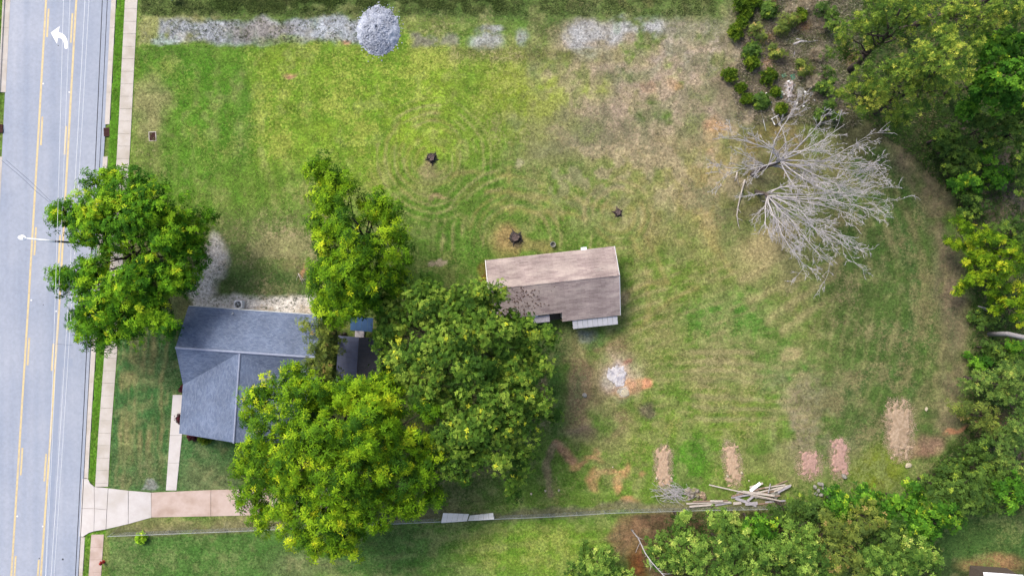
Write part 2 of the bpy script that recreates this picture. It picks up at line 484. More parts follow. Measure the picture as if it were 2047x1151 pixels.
def stroke(pts, r, soft=.6, ragged=.3):
    X = px + (jx - px) * ragged; Y = py + (jy - py) * ragged
    d = np.full(len(gx), 1e9)
    for (x0, y0), (x1, y1) in zip(pts[:-1], pts[1:]):
        dx, dy = x1 - x0, y1 - y0
        t = np.clip(((X - x0) * dx + (Y - y0) * dy) / (dx * dx + dy * dy), 0, 1)
        d = np.minimum(d, np.hypot(X - x0 - t * dx, Y - y0 - t * dy))
    return 1 - sstep(r * (1 - soft), r * (1 + soft), d)

def arc(cx, cy, r, a0, a1, n=14, sy=1.0):
    return [(cx + r * math.cos(math.radians(a0 + (a1 - a0) * i / n)), cy + sy * r * math.sin(math.radians(a0 + (a1 - a0) * i / n))) for i in range(n + 1)]

LUSH = (130, 160, 58); LUSHB = (172, 182, 88); GREEN = (104, 138, 60); GREENB = (142, 158, 88); DEEP = (76, 108, 58); DEEPB = (112, 130, 82)
TAN = (186, 168, 132); TANB = (150, 148, 100); PINK = (182, 160, 144); PINKB = (134, 132, 104); CLAY = (216, 166, 132); CLAYB = (190, 156, 126)
STRAW = (200, 180, 136); STRAWB = (160, 150, 100); LITTER = (128, 112, 100); LITTERB = (92, 88, 72); GRAV = (184, 186, 200); GRAVB = (132, 126, 122)
SAND = (246, 236, 222); SANDB = (222, 206, 184); BROWN = (150, 118, 98); BROWNB = (112, 94, 78)
# broad tones
paint(sstep(.35, .65, n_big), GREEN, GREENB, .45, .8); paint(rect(820, 330, 1260, 640, 60), (110, 146, 58), (150, 164, 88), .42, .6)
paint(rect(255, 90, 1000, 420, 60), LUSH, LUSHB, .45, .85)
paint(rect(500, 100, 900, 330, 60), (152, 178, 60), (190, 200, 92), .45, .85)
paint(rect(300, 100, 850, 330, 50) * sstep(.38, .62, n_mid * .5 + n_big * .5), (120, 158, 52), (166, 182, 80), .42, .8)
paint(rect(270, 100, 500, 400, 40), (100, 148, 50), (144, 166, 80), .4, .8)
paint(rect(470, 140, 498, 345, 14), (92, 132, 52), GREENB, .35, .6)
paint(rect(262, 95, 420, 125, 14), (92, 132, 48), GREENB, .35, .7)
paint(rect(262, 170, 330, 350, 26), (138, 148, 84), TAN, .5, .7)
paint(blob(300, 215, 34, 60), TAN, GREENB, .45, .5)
paint(rect(395, 330, 640, 470, 40), (116, 150, 60), (150, 160, 90), .45, .7)
paint(rect(400, 430, 640, 610, 36), (120, 138, 78), TAN, .5, .85)
paint(blob(560, 500, 60, 30) * sstep(.4, .6, n_mid), TAN, GREENB, .45, .6); paint(blob(590, 535, 24, 20), CLAYB, TAN, .4, .3)
paint(rect(440, 540, 620, 605, 16), (86, 112, 62), (120, 124, 80), .45, .6)
paint(rect(820, 330, 1010, 620, 40), (104, 140, 56), (140, 152, 82), .4, .8)
# the upper right quarter turns dry and pinkish
dry = rect(1040, 90, 1470, 330, 70)
paint(dry * sstep(.28, .6, n_mid * .55 + n_big * .45 + .05), TAN, PINKB, .5, .9)
paint(rect(1120, 40, 1470, 280, 50) * sstep(.30, .52, n_mid), (196, 172, 158), (160, 146, 120), .5, .9)
paint(blob(1055, 190, 90, 90) * sstep(.4, .6, n_mid + .06), (158, 176, 60), LUSHB, .45, .85)
paint(blob(1195, 175, 28, 30), (156, 174, 62), LUSHB, .4, .7)
paint(blob(1010, 260, 60, 50) * sstep(.4, .62, n_mid + .05), (142, 162, 66), TANB, .4, .7)
for (x, y, r) in ((1275, 150, 22), (1300, 235, 40), (1180, 255, 40), (1380, 245, 36), (1240, 145, 30), (1420, 130, 30), (1400, 185, 30), (1330, 30, 60), (1410, 40, 40)):
    paint(blob(x, y, r, r * .75), (96, 116, 66), GREENB, .45, .65)
for (x, y, r, k) in ((1295, 180, 16, 1), (1350, 175, 14, .7), (1245, 5, 10, 1), (1298, 2, 10, 1), (1432, 255, 26, .7), (1420, 300, 10, .8), (1345, 165, 10, .7), (578, 154, 8, 1), (692, 90, 7, 1), (1133, 85, 6, .8)):
    paint(blob(x, y, r, r * .8), CLAY, TAN, .35, k)
paint(blob(1292, 180, 13, 10), (96, 74, 72), PINK, .3, .9)
paint(rect(1120, 30, 1450, 140, 30) * sstep(.38, .6, n_mid), (190, 178, 168), PINKB, .45, .7)
# dry belt from the top right past the brown roof
paint(rect(1230, 290, 1470, 520, 60) * sstep(.32, .6, n_mid * .6 + n_big * .4 + .08), (178, 160, 110), TANB, .5, .85)
paint(rect(1040, 330, 1260, 470, 50), (118, 146, 62), (158, 158, 92), .45, .7)
paint(blob(1440, 400, 50, 100, rot=-8) * sstep(.3, .6, n_mid + .1), (188, 166, 116), TANB, .45, .8)
paint(blob(1470, 450, 30, 95, rot=8), DEEP, GREEN, .4, .75)
paint(blob(1540, 480, 55, 34, rot=-30), STRAW, STRAWB, .4, .95)
paint(blob(1500, 530, 50, 40, rot=-30), STRAW, TANB, .45, .75)
paint(blob(1580, 510, 30, 50), STRAW, TANB, .45, .5)
# soil and needles below the bare trees
paint(blob(1545, 285, 75, 60), (146, 118, 86), (112, 104, 62), .5, .75)
paint(blob(1530, 345, 50, 26), (120, 88, 66), (80, 70, 50), .5, .8)
paint(blob(1495, 400, 45, 50), (88, 100, 52), (128, 116, 74), .45, .7)
paint(blob(1620, 330, 90, 70) * sstep(.35, .6, n_mid + .05), (160, 140, 96), (112, 124, 66), .5, .7)
# brushy corner
br = np.maximum(rect(1465, -60, 1690, 235, 34), 0)
paint(br, (150, 134, 122), (104, 98, 82), .5, .9)
paint(br * sstep(.46, .58, fbm(gx, gy, 2.0, 87)), (104, 122, 70), LITTER, .45, .85)
paint(br * sstep(.52, .68, fbm(gx, gy, 1.6, 88)), (192, 178, 166), LITTER, .4, .85)
for (x, y, r) in ((1545, 12, 10), (1543, 68, 8), (1537, 128, 9), (1700, 110, 16), (1610, 52, 10)):
    paint(blob(x, y, r), (206, 140, 90), LITTER, .35, .8)
# middle field
paint(rect(1230, 500, 1480, 760, 60), (124, 148, 64), (166, 164, 96), .48, .8)
paint(blob(1450, 640, 75, 60), (98, 148, 62), GREENB, .4, .8)
paint(blob(1570, 730, 70, 50), (96, 140, 60), GREENB, .4, .7)
paint(blob(1540, 745, 60, 24), (84, 140, 52), GREENB, .35, .7)
paint(rect(1560, 560, 1760, 800, 60) * sstep(.36, .6, n_mid + .04), (150, 150, 90), TAN, .5, .75)
paint(blob(1580, 710, 18, 16), STRAW, TAN, .4, .9)
paint(rect(1390, 690, 1520, 860, 40) * sstep(.4, .6, n_mid + .03), (146, 148, 88), TAN, .5, .7)
paint(rect(1540, 750, 1730, 920, 44) * sstep(.34, .58, n_mid + .06), PINK, (128, 132, 88), .5, .85)
paint(rect(1250, 780, 1560, 1000, 50), (128, 156, 62), (168, 170, 88), .42, .75)
paint(blob(1380, 930, 50, 60), (90, 142, 44), GREENB, .35, .85); paint(blob(1510, 900, 34, 40), (92, 130, 52), GREENB, .35, .6)
paint(blob(1750, 930, 60, 50), (136, 146, 48), GREENB, .4, .8); paint(blob(1860, 870, 34, 50), DEEP, GREENB, .4, .6)
# right flank: curved tracks of dark green and brown
paint(rect(1640, 280, 1900, 900, 50), (90, 114, 58), (144, 136, 96), .5, .9)
for i, (r, cl, k, wd) in enumerate(((268, TAN, .5, 8), (296, DEEP, .85, 13), (322, TAN, .55, 7), (345, DEEP, .95, 16), (372, (150, 130, 104), .55, 8), (396, DEEP, .8, 10), (418, (146, 124, 104), .6, 14))):
    paint(stroke(arc(1480, 590, r, -62, 42), wd, .7, .45) * sstep(.38, .6, n_mid + .04), cl, (128, 128, 84), .45, k * .6)
paint(stroke([(1770, 285), (1830, 330), (1878, 400), (1895, 480), (1905, 560), (1912, 640), (1916, 720), (1905, 790), (1895, 850)], 27, .8, .7) * sstep(.3, .6, n_mid + .05), (150, 130, 110), (100, 106, 76), .5, .8)
paint(stroke([(1700, 265), (1790, 275), (1860, 330)], 24, .6, .6), (122, 106, 88), (90, 90, 64), .5, .7)
paint(blob(1895, 580, 32, 70) * sstep(.35, .6, n_mid), (140, 120, 104), (98, 100, 74), .5, .6)
for yy in (700, 722, 742, 760, 792, 812, 835):
    paint(stroke([(1385 + (yy % 7) * 4, yy), (1505 + (yy % 5) * 10, yy + 4)], 4.5, .8, .5), TAN, TANB, .4, .55)
for k_, (xa, ya, xb, yb) in enumerate(((1480, 560, 1640, 470), (1500, 600, 1680, 520), (1530, 640, 1660, 560), (1560, 660, 1640, 612))):
    paint(stroke([(xa, ya), (xb, yb)], 7, .8, .5), STRAW, TANB, .45, .5)
# woodland floor
woods = sstep(-10, 30, jx - np.interp(py, [-200, 230, 300, 400, 480, 700, 860, 960, 1200], [1690, 1700, 1800, 1905, 1930, 1935, 1925, 1830, 1780]))
paint(woods, (64, 84, 48), (92, 92, 64), .5, .95)
for (x, y, rx_, ry_) in ((1990, 330, 50, 40), (2010, 405, 50, 50), (1960, 420, 30, 30), (1930, 260, 40, 20), (2015, 920, 40, 20)):
    paint(blob(x, y, rx_, ry_), (124, 108, 106), (88, 84, 66), .5, .8)
paint(blob(1985, 850, 50, 30), (150, 108, 92), LITTERB, .45, .8)
paint(blob(1912, 858, 24, 7, rot=-8) * sstep(.3, .5, n_sm), (222, 156, 120), BROWN, .4, .85)
paint(blob(1860, 890, 34, 22, rot=-20), (160, 126, 112), LITTERB, .45, .85); paint(blob(1830, 905, 40, 14), BROWN, GREEN, .45, .6)
paint(blob(1870, 1060, 120, 60), (70, 104, 50), GREEN, .4, .7); paint(blob(1990, 1080, 90, 60), (86, 118, 58), GREENB, .4, .85)
paint(blob(1985, 1130, 60, 20), (188, 138, 106), GREENB, .45, .7)
# lower middle: worn ground, ash heap
paint(rect(1120, 660, 1260, 900, 30) * sstep(.34, .58, n_mid + .05), (168, 138, 112), GREENB, .5, .85)
paint(rect(1098, 700, 1125, 900, 9), (84, 124, 54), GREENB, .35, .8); paint(blob(1085, 780, 12, 70), BROWN, TAN, .4, .7)
paint(blob(1185, 680, 34, 18), (92, 132, 70), GREENB, .35, .7); paint(blob(1170, 668, 22, 10), (150, 158, 158), GREENB, .4, .7)
paint(blob(1238, 752, 36, 40, soft=.6), (222, 190, 178), PINK, .4, .95)
paint(blob(1285, 768, 15, 11, soft=.3), (246, 176, 136), CLAY, .35, 1); paint(blob(1248, 778, 24, 16, soft=.3), (238, 180, 146), CLAY, .35, .95)
paint(blob(1232, 752, 22, 26), (226, 216, 216), (200, 182, 180), .4, .9); paint(blob(1250, 784, 9, 9, soft=.3), (238, 232, 232), None, .2, .95)
paint(blob(1295, 825, 16, 14), (126, 104, 100), PINKB, .45, .8); paint(blob(1265, 726, 7, 6, soft=.3), (218, 160, 140), None, .2, .9)
paint(blob(1160, 868, 30, 14), (150, 124, 112), PINKB, .45, .8); paint(blob(1185, 780, 45, 45), (164, 138, 112), PINKB, .5, .6)
paint(rect(1000, 880, 1310, 1022, 30), (122, 156, 60), (162, 166, 92), .42, .8)
paint(stroke([(1110, 885), (1145, 920)], 8, .5, .5), (210, 156, 128), TAN, .35, .9); paint(stroke([(1105, 890), (1088, 925), (1098, 985)], 7, .5, .5), (190, 158, 130), GREENB, .4, .8)
for (x, y, rx_, ry_) in ((1245, 945, 16, 10), (1215, 942, 20, 8), (1235, 970, 9, 20), (1180, 920, 20, 6), (1155, 930, 14, 5), (1290, 945, 8, 8), (1190, 960, 12, 20), (1262, 1003, 16, 8), (1190, 905, 8, 10)):
    paint(blob(x, y, rx_, ry_), (222, 164, 122), GREENB, .4, .8)
# foot of the long fence and the neighbour's lawn
fy = np.interp(px, [200, 480, 890, 1090, 1220, 1535, 1900], [1068, 1056, 1034, 1027, 1019, 1013, 1003])
paint((1 - sstep(6, 15, np.abs(jy - fy + 2))) * sstep(200, 240, px) * (1 - sstep(1560, 1600, px)), (146, 134, 116), (110, 112, 76), .5, .75)
south = sstep(0, 10, py - fy - 4) * sstep(214, 222, px)
paint(south * (1 - sstep(1240, 1300, jx)), (112, 150, 62), (146, 164, 92), .42, .9)
paint(south * (1 - sstep(560, 640, jx)), (92, 132, 66), (124, 146, 86), .42, .85)
paint(south * blob(760, 1100, 130, 70), (90, 128, 72), (126, 140, 92), .45, .6)
paint(south * blob(600, 1130, 80, 30), (140, 140, 106), GREENB, .45, .5)
paint(south * blob(1090, 1100, 150, 60), (140, 172, 62), (170, 184, 84), .42, .85)
paint(south * blob(1290, 1060, 60, 50, rot=-30), (162, 124, 98), (118, 96, 76), .5, .95); paint(south * blob(1240, 1085, 20, 34), (160, 124, 98), LITTERB, .5, .8)
paint(south * rect(1280, 1000, 1620, 1200, 30), (120, 92, 74), (86, 82, 52), .5, .9); paint(south * blob(1270, 1130, 20, 30), (140, 72, 48), LITTERB, .4, .8)
paint(rect(240, 1036, 520, 1058, 8) * sstep(.35, .6, n_mid + .05), (158, 150, 104), (110, 118, 70), .5, .8)
# the field right of the brown roof is washed with dry straw
paint(rect(1180, 300, 1640, 1000, 80) * sstep(.40, .60, fbm(gx, gy, 1.3, 411, 3)), (176, 164, 118), TANB, .5, .36)
paint(rect(1080, 60, 1560, 420, 80) * sstep(.40, .60, fbm(gx, gy, 1.2, 431, 3)), (196, 174, 150), PINKB, .5, .6)
# house yards
yard = rect(214, 640, 480, 985, 12, False)
paint(yard, (78, 122, 70), (112, 138, 88), .42, .95)
for xx, wd in ((252, 5), (272, 7), (290, 5), (308, 6), (330, 4), (262, 4)):
    paint(yard * stroke([(xx, 660), (xx - 6, 800), (xx - 14, 985)], wd, .8, .6) * sstep(.36, .6, n_mid), (160, 152, 106), (110, 124, 76), .42, .8)
paint(yard * rect(365, 925, 480, 985, 20), (132, 140, 98), (110, 124, 80), .45, .7); paint(yard * rect(225, 900, 350, 985, 20), (110, 134, 84), (150, 150, 108), .45, .6)
paint(yard * rect(335, 650, 365, 790, 12), (62, 98, 52), DEEPB, .4, .6)  # shade along the west wall of the house, painted into the grass colour
paint(blob(294, 974, 14, 8, soft=.3), (180, 178, 178), TAN, .4, .8)
# pale sand and gravel beside the house
paint(rect(384, 590, 645, 634, 9) * sstep(.18, .42, n_mid * .5 + n_sm * .5), SAND, SANDB, .34, .98)
paint(blob(430, 520, 24, 42), (242, 230, 220), SANDB, .36, .98); paint(blob(405, 575, 26, 40), (236, 222, 208), SANDB, .38, .98)
paint(rect(384, 585, 500, 612, 10) * sstep(.42, .6, n_mid), (140, 122, 100), SANDB, .45, .85)
paint(blob(500, 590, 24, 10), (110, 140, 60), SANDB, .3, .7); paint(rect(180, 470, 400, 640, 20), (150, 140, 110), (112, 116, 74), .5, .6)
paint(blob(880, 524, 7, 6, soft=.3), (206, 184, 160), None, .2, .95); paint(blob(886, 529, 8, 6, soft=.3), (206, 184, 160), None, .2, .95); paint(blob(869, 525, 6, 6, soft=.3), (204, 182, 158), None, .2, .95)
# under the broad trees
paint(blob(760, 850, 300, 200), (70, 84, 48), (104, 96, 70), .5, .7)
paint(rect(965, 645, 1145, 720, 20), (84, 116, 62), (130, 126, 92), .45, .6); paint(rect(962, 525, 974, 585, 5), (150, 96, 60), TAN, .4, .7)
# mowing rings and tracks
for (cx_, cy_, rr, a0, a1) in ((862, 320, 34, 20, 330), (862, 320, 52, -60, 250), (862, 320, 68, 100, 330), (862, 322, 84, 120, 300), (866, 322, 100, 150, 280), (1035, 480, 66, 190, 330), (1035, 480, 84, 200, 340), (1035, 482, 100, 195, 335), (1235, 430, 34, -40, 230), (1238, 432, 52, -30, 160), (1020, 480, 130, 215, 300)):
    paint(stroke(arc(cx_, cy_, rr, a0, a1), 3.4, .8, .35) * sstep(.3, .5, n_mid + .08), (170, 160, 96), TANB, .4, .5)
    paint(stroke(arc(cx_, cy_, rr + 8, a0, a1), 3.4, .8, .35) * sstep(.3, .5, n_mid + .08), (92, 130, 50), GREENB, .4, .4)
for ln in (((1020, 290), (1022, 420)), ((970, 380), (1120, 395), (1240, 420)), ((1000, 410), (1220, 445)), ((1260, 470), (1300, 560), (1290, 640)), ((1290, 470), (1330, 560)), ((900, 345), (1010, 350)), ((1420, 470), (1460, 540)), ((1395, 430), (1440, 520)), ((1240, 590), (1330, 560)), ((1260, 660), (1340, 600), (1390, 570))):
    paint(stroke(list(ln), 5, .8, .6) * sstep(.3, .5, n_mid + .08), (176, 160, 104), TANB, .4, .55)
# rings of bare soil at the stumps
paint(blob(864, 318, 14, 12), (150, 132, 112), TAN, .4, .7); paint(blob(862, 345, 20, 24), (182, 156, 128), TANB, .42, .75)
paint(blob(1010, 478, 34, 34), (190, 160, 112), TANB, .42, .9); paint(blob(1060, 490, 44, 14), (168, 150, 100), TANB, .45, .7); paint(blob(1030, 490, 14, 8), (110, 98, 82), TANB, .4, .8)
paint(blob(1237, 418, 8, 9), (176, 160, 134), TANB, .4, .7); paint(blob(1250, 595, 14, 14), (184, 158, 122), TANB, .4, .8)
paint(blob(874, 397, 18, 5), (208, 176, 138), TANB, .4, .85); paint(blob(1040, 328, 6, 8), (206, 190, 160), None, .3, .7); paint(blob(600, 545, 4, 14), (212, 160, 120), TAN, .3, .9)
# gravel track and the weedy verge above it
paint(rect(280, -60, 1440, 42, 9), (108, 128, 70), (140, 140, 98), .45, .85)
paint(rect(430, -60, 1010, 20, 12) * sstep(.36, .6, n_mid + .04), (76, 104, 48), (104, 122, 66), .42, .8)
paint(rect(278, 34, 420, 88, 6), (178, 176, 116), (150, 150, 120), .45, .8)
trk = rect(320, 40, 735, 86, 7) * sstep(.25, .5, n_mid * .6 + n_sm * .4 + .06)
paint(trk, GRAV, GRAVB, .38, .95); paint(rect(300, 76, 360, 90, 5), (204, 208, 216), GRAVB, .35, .8)
paint(blob(520, 62, 70, 20), (156, 140, 130), GRAVB, .5, .6); paint(blob(560, 80, 50, 8), (150, 164, 92), GRAVB, .4, .7); paint(blob(660, 60, 60, 20), (198, 202, 216), GRAVB, .35, .7)
paint(rect(800, 34, 910, 66, 10), (150, 158, 88), (168, 158, 120), .45, .7); paint(rect(820, 72, 925, 94, 6) * sstep(.3, .5, n_sm + .05), (184, 174, 164), GRAVB, .42, .8)
for (x, y, rx_, ry_) in ((975, 85, 28, 20), (985, 55, 20, 8), (1150, 75, 22, 26), (1175, 62, 34, 18), (1230, 70, 30, 16), (1265, 48, 50, 18), (1170, 105, 30, 16), (1040, 75, 14, 14), (1300, 60, 26, 16)):
    paint(blob(x, y, rx_, ry_) * sstep(.3, .52, n_sm * .6 + n_mid * .4 + .03), (196, 194, 200), (140, 132, 120), .4, .85)
paint(rect(900, 96, 1240, 126, 10), (130, 130, 76), TAN, .45, .6); paint(rect(1060, 38, 1130, 70, 16), (94, 104, 62), TAN, .45, .6)
# strips by the kerb and the far side of the road
strip = sstep(-4, 2, px - L_kerb_r(py)) * (1 - sstep(-2, 3, px - L_sw_r(py)))
paint(strip, (96, 148, 40), (132, 160, 70), .4, 1)
paint(sstep(-3, 2, L_kerb_l(py) - px), (96, 146, 48), (130, 150, 70), .4, .9)
MXV += (n_mid - .5) * .9 + (n_big - .5) * .5 - .10
# natural patchwork at the scale of single clumps
lawnm = 1 - np.clip(strip, 0, 1)
p1, p2, p3 = fbm(gx, gy, 1.5, 301, 3), fbm(gx, gy, 1.1, 331, 3), fbm(gx, gy, 3.4, 351, 3)
k1 = (lawnm * sstep(.54, .68, p1 * .7 + p3 * .3) * .55)[:, None]; A[:] = A * (1 - k1) + (A * np.array([.62, .80, .62])) * k1
k2 = (lawnm * sstep(.55, .70, p2 * .7 + (1 - p3) * .3) * .36)[:, None]; A[:] = A * (1 - k2) + (A * .35 + np.asarray(D(196, 180, 134)) * .65) * k2
B[:] = B * (.9 + .45 * (p2[:, None] - .5))
A *= (1 + .6 * (n_sm - .5))[:, None]
# mown swaths: rings round the stumps, curved passes on the right, straight passes below
def swath(mask, coord, period, seed, ka=.5, kb=.45, g0=.40):
    ph = coord / period + .8 * fbm(gx, gy, 9, seed, 2) + .3 * fbm(gx, gy, 1.2, seed + 5, 2)
    w_ = .5 + .5 * np.sin(2 * np.pi * ph); gate = sstep(g0, g0 + .22, fbm(gx, gy, 2.4, seed + 9, 3))
    m1 = (mask * gate * sstep(.62, .95, w_) * ka)[:, None]; m2 = (mask * gate * sstep(.62, .95, 1 - w_) * kb)[:, None]
    A[:] = A * (1 - m1) + np.asarray(D(196, 180, 132)) * m1; B[:] = B * (1 - m1) + np.asarray(D(170, 160, 112)) * m1
    A[:] = A * (1 - m2) + A * np.array([.62, .82, .6]) * m2; B[:] = B * (1 - m2) + B * np.array([.75, .9, .7]) * m2
def ringm(cx_, cy_, r0, r1):
    r = np.hypot(px - cx_, py - cy_); return sstep(r0, r0 + 14, r) * (1 - sstep(r1 - 24, r1, r)), r
m_, r_ = ringm(863, 320, 22, 135); swath(m_, r_ + 8 * (fbm(gx, gy, 4, 505, 2) - .5), 16, 501, .42, .5, .36)
m_, r_ = ringm(1032, 482, 50, 175); swath(m_ * (py < 500), r_ + 10 * (fbm(gx, gy, 4, 515, 2) - .5), 19, 511, .42, .55, .36)
m_, r_ = ringm(1236, 428, 20, 90); swath(m_, r_, 18, 521, .5, .5)
m_, r_ = ringm(1300, 610, 320, 620); swath(m_ * sstep(1580, 1660, px) * sstep(300, 380, py) * (1 - sstep(820, 900, py)), r_ + 8 * (fbm(gx, gy, 5, 537, 2) - .5), 25, 531, .16, .22)
swath(rect(1290, 660, 1650, 880, 60, False), py + .04 * px, 17, 541, .32, .32)
swath(rect(1250, 520, 1500, 690, 40, False), px * .35 + py * .94, 21, 551, .45, .4)
swath(rect(290, 110, 640, 430, 40, False), px - .06 * py, 44, 561, .12, .4)
swath(rect(225, 650, 360, 980, 10, False), px + .07 * py, 15, 571, .3, .35)
swath(rect(640, 1050, 1250, 1160, 20, False), py + .1 * px, 30, 581, .15, .5)
A *= np.array([1.02, 1.05, .98]); B *= 1.10
sandm = np.maximum(rect(384, 592, 645, 634, 9) * sstep(.18, .42, n_mid * .5 + n_sm * .5), np.maximum(blob(430, 520, 22, 42), blob(405, 575, 24, 40)) * sstep(.2, .45, n_mid * .5 + n_sm * .5))[:, None]
A[:] = A * (1 - sandm) + np.asarray(D(255, 248, 238)) * 1.05 * sandm; B[:] = B * (1 - sandm * .6) + np.asarray(D(226, 212, 192)) * sandm * .6
# street bed and apron lowered
gz = (fbm(gx, gy, 7, 5) - .5) * .05
inroad = (px > L_kerb_l(py) + .5) & (px < L_kerb_r(py) - .5)
apron = (px > 150) & (px < 235) & (py > 962) & (py < 1068) & (px < 214)
flat = (px > L_kerb_l(py) - 14) & (px < L_sw_r(py) + 10)
gz = np.where(flat, -.02, gz)
gz = np.where((px > 205) & (px < 665) & (py > 964) & (py < 1066), -.035, gz)
gz = np.where((px > 322) & (px < 372) & (py > 780) & (py < 990), -.03, gz)
gz = np.where(apron, -.17, gz)
gz = np.where(inroad, -.20, gz)
ny, nx = GX.shape
idx = np.arange(ny * nx).reshape(ny, nx)
quads = np.stack([idx[:-1, :-1], idx[:-1, 1:], idx[1:, 1:], idx[1:, :-1]], -1).reshape(-1, 4)
gme = np_mesh('ground', np.stack([gx, gy, gz], 1), quads, smooth=True)
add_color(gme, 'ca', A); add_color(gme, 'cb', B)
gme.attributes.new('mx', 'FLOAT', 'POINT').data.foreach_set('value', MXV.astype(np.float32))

def ground_mat():
    m, n, b, L = newmat('grass_and_soil')
    tc = N(n, 'ShaderNodeTexCoord')
    ca = N(n, 'ShaderNodeAttribute', attribute_name='ca'); cb = N(n, 'ShaderNodeAttribute', attribute_name='cb'); mx = N(n, 'ShaderNodeAttribute', attribute_name='mx')
    def nz(scale, det=4, rough=.6):
        q = N(n, 'ShaderNodeTexNoise'); q.inputs['Scale'].default_value = scale; q.inputs['Detail'].default_value = det; q.inputs['Roughness'].default_value = rough
        L.new(tc.outputs['Object'], q.inputs['Vector']); return q.outputs['Fac']
    a, c, d = nz(1.9, 6, .85), nz(3.4, 6, .9), nz(.8, 4)
    def math_(op, x, y):
        q = N(n, 'ShaderNodeMath', operation=op)
        for i, v in enumerate((x, y)):
            if isinstance(v, (int, float)): q.inputs[i].default_value = v
            else: L.new(v, q.inputs[i])
        return q.outputs[0]
    s = math_('ADD', math_('MULTIPLY', a, .55), math_('MULTIPLY', c, .45))
    s = math_('ADD', s, math_('MULTIPLY', math_('SUBTRACT', mx.outputs['Fac'], .5), .42))
    mr = N(n, 'ShaderNodeMapRange'); mr.inputs['From Min'].default_value = .46; mr.inputs['From Max'].default_value = .55
    L.new(s, mr.inputs['Value'])
    x = N(n, 'ShaderNodeMix', data_type='RGBA')
    L.new(mr.outputs[0], x.inputs[0]); L.new(ca.outputs['Color'], x.inputs[6]); L.new(cb.outputs['Color'], x.inputs[7])
    v = math_('ADD', math_('MULTIPLY', c, .8), math_('MULTIPLY', d, .2))
    m2 = N(n, 'ShaderNodeMapRange'); m2.inputs['From Min'].default_value = .38; m2.inputs['From Max'].default_value = .62
    m2.inputs['To Min'].default_value = .42; m2.inputs['To Max'].default_value = 1.55
    L.new(v, m2.inputs['Value'])
    vo = N(n, 'ShaderNodeTexVoronoi'); vo.inputs['Scale'].default_value = 5.5; L.new(tc.outputs['Object'], vo.inputs['Vector'])
    sp = N(n, 'ShaderNodeSeparateColor'); L.new(vo.outputs['Color'], sp.inputs[0])
    m3 = N(n, 'ShaderNodeMapRange'); m3.inputs['To Min'].default_value = .8; m3.inputs['To Max'].default_value = 1.2; L.new(sp.outputs[0], m3.inputs['Value'])
    hs = N(n, 'ShaderNodeHueSaturation'); L.new(x.outputs[2], hs.inputs['Color']); L.new(math_('MULTIPLY', m2.outputs[0], m3.outputs[0]), hs.inputs['Value'])
    L.new(hs.outputs[0], b.inputs['Base Color'])
    b.inputs['Roughness'].default_value = 1.0; b.inputs['Specular IOR Level'].default_value = .1
    bp = N(n, 'ShaderNodeBump'); bp.inputs['Strength'].default_value = .7; bp.inputs['Distance'].default_value = .08
    L.new(c, bp.inputs['Height']); L.new(bp.outputs[0], b.inputs['Normal'])
    return m
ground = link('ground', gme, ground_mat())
tag(ground, 'patchy green and tan lawn with bare soil around the houses', 'ground', kind='structure')

def ground_color(wx, wy):
    """nearest painted colours at world points (for grass blades)"""
    i = np.clip(np.round((wx - xs[5]) / step).astype(int) + 5, 5, nx - 6)
    j = np.clip(np.round((wy - ys[6]) / step).astype(int) + 6, 6, ny - 7)
    k = j * nx + i
    return A[k], B[k], MXV[k], gz[k]

# ------------------------------------------------------------------ street
def strip_mesh(fl_, fr_, y0, y1, z, n=2):
    mb = MB()
    yy = np.linspace(y0, y1, n)
    vs = []
    for y in yy:
        a = P(float(fl_(y)), y); b_ = P(float(fr_(y)), y)
        vs += [(a.x, a.y, z), (b_.x, b_.y, z)]
    mb.add(vs, [(2 * i, 2 * i + 2, 2 * i + 3, 2 * i + 1) for i in range(n - 1)])
    return mb

road = strip_mesh(lambda y: L_road_l(y) - 1.5, lambda y: L_road_r(y) + 1.5, EXT0, EXT1, ROAD_Z - .012, 60).build('road', M['asphalt'])
tag(road, 'worn blue-grey asphalt street with a yellow-lined centre turn lane', 'road', kind='structure')
off = lambda f, d: (lambda y: f(y) + d)
def paintstrip(name, f, y0, y1, wpx, mat, dz=.004, n=2):
    return strip_mesh(off(f, -wpx / 2), off(f, wpx / 2), y0, y1, ROAD_Z - .012 + dz, n).build(name, mat, road)
paintstrip('solid_line', L_yl, EXT0, EXT1, 4.0, M['yellow_paint'], n=60)
paintstrip('solid_line', L_yr, EXT0, EXT1, 4.0, M['yellow_paint'], n=60)
for y0, y1 in ((-200, -143), (17, 74), (233, 290), (454, 510), (675, 730), (895, 950), (1111, 1168)):
    paintstrip('lane_dash', off(L_yl, 6.2), y0, y1, 3.6, M['yellow_paint'])
for y0, y1 in ((-190, -133), (26, 85), (252, 309), (470, 526), (687, 741), (907, 962), (1119, 1176)):
    paintstrip('lane_dash', off(L_yr, -6.2), y0, y1, 3.6, M['yellow_paint'])
# darker wheel strip of the newer lane seam
paintstrip('asphalt_seam', off(L_yr, 9), 690, 1300, 11, M['asphalt_patch'], .002, 10)
strip_mesh(lambda y: 112 + 0 * y, lambda y: 144 + 0 * y, 716, 733, ROAD_Z - .012 + .003).build('asphalt_patch', M['asphalt_patch'], road)
for pts in (((0, 318), (40, 352), (75, 385), (103, 408)), ((12, 320), (60, 362), (104, 405)), ((112, 687), (145, 690))):
    mb = MB(); mb.tube([P(x, y, ROAD_Z - .012) for x, y in pts], .028, 4); mb.build('crack_seal', M['crack_seal'], road)
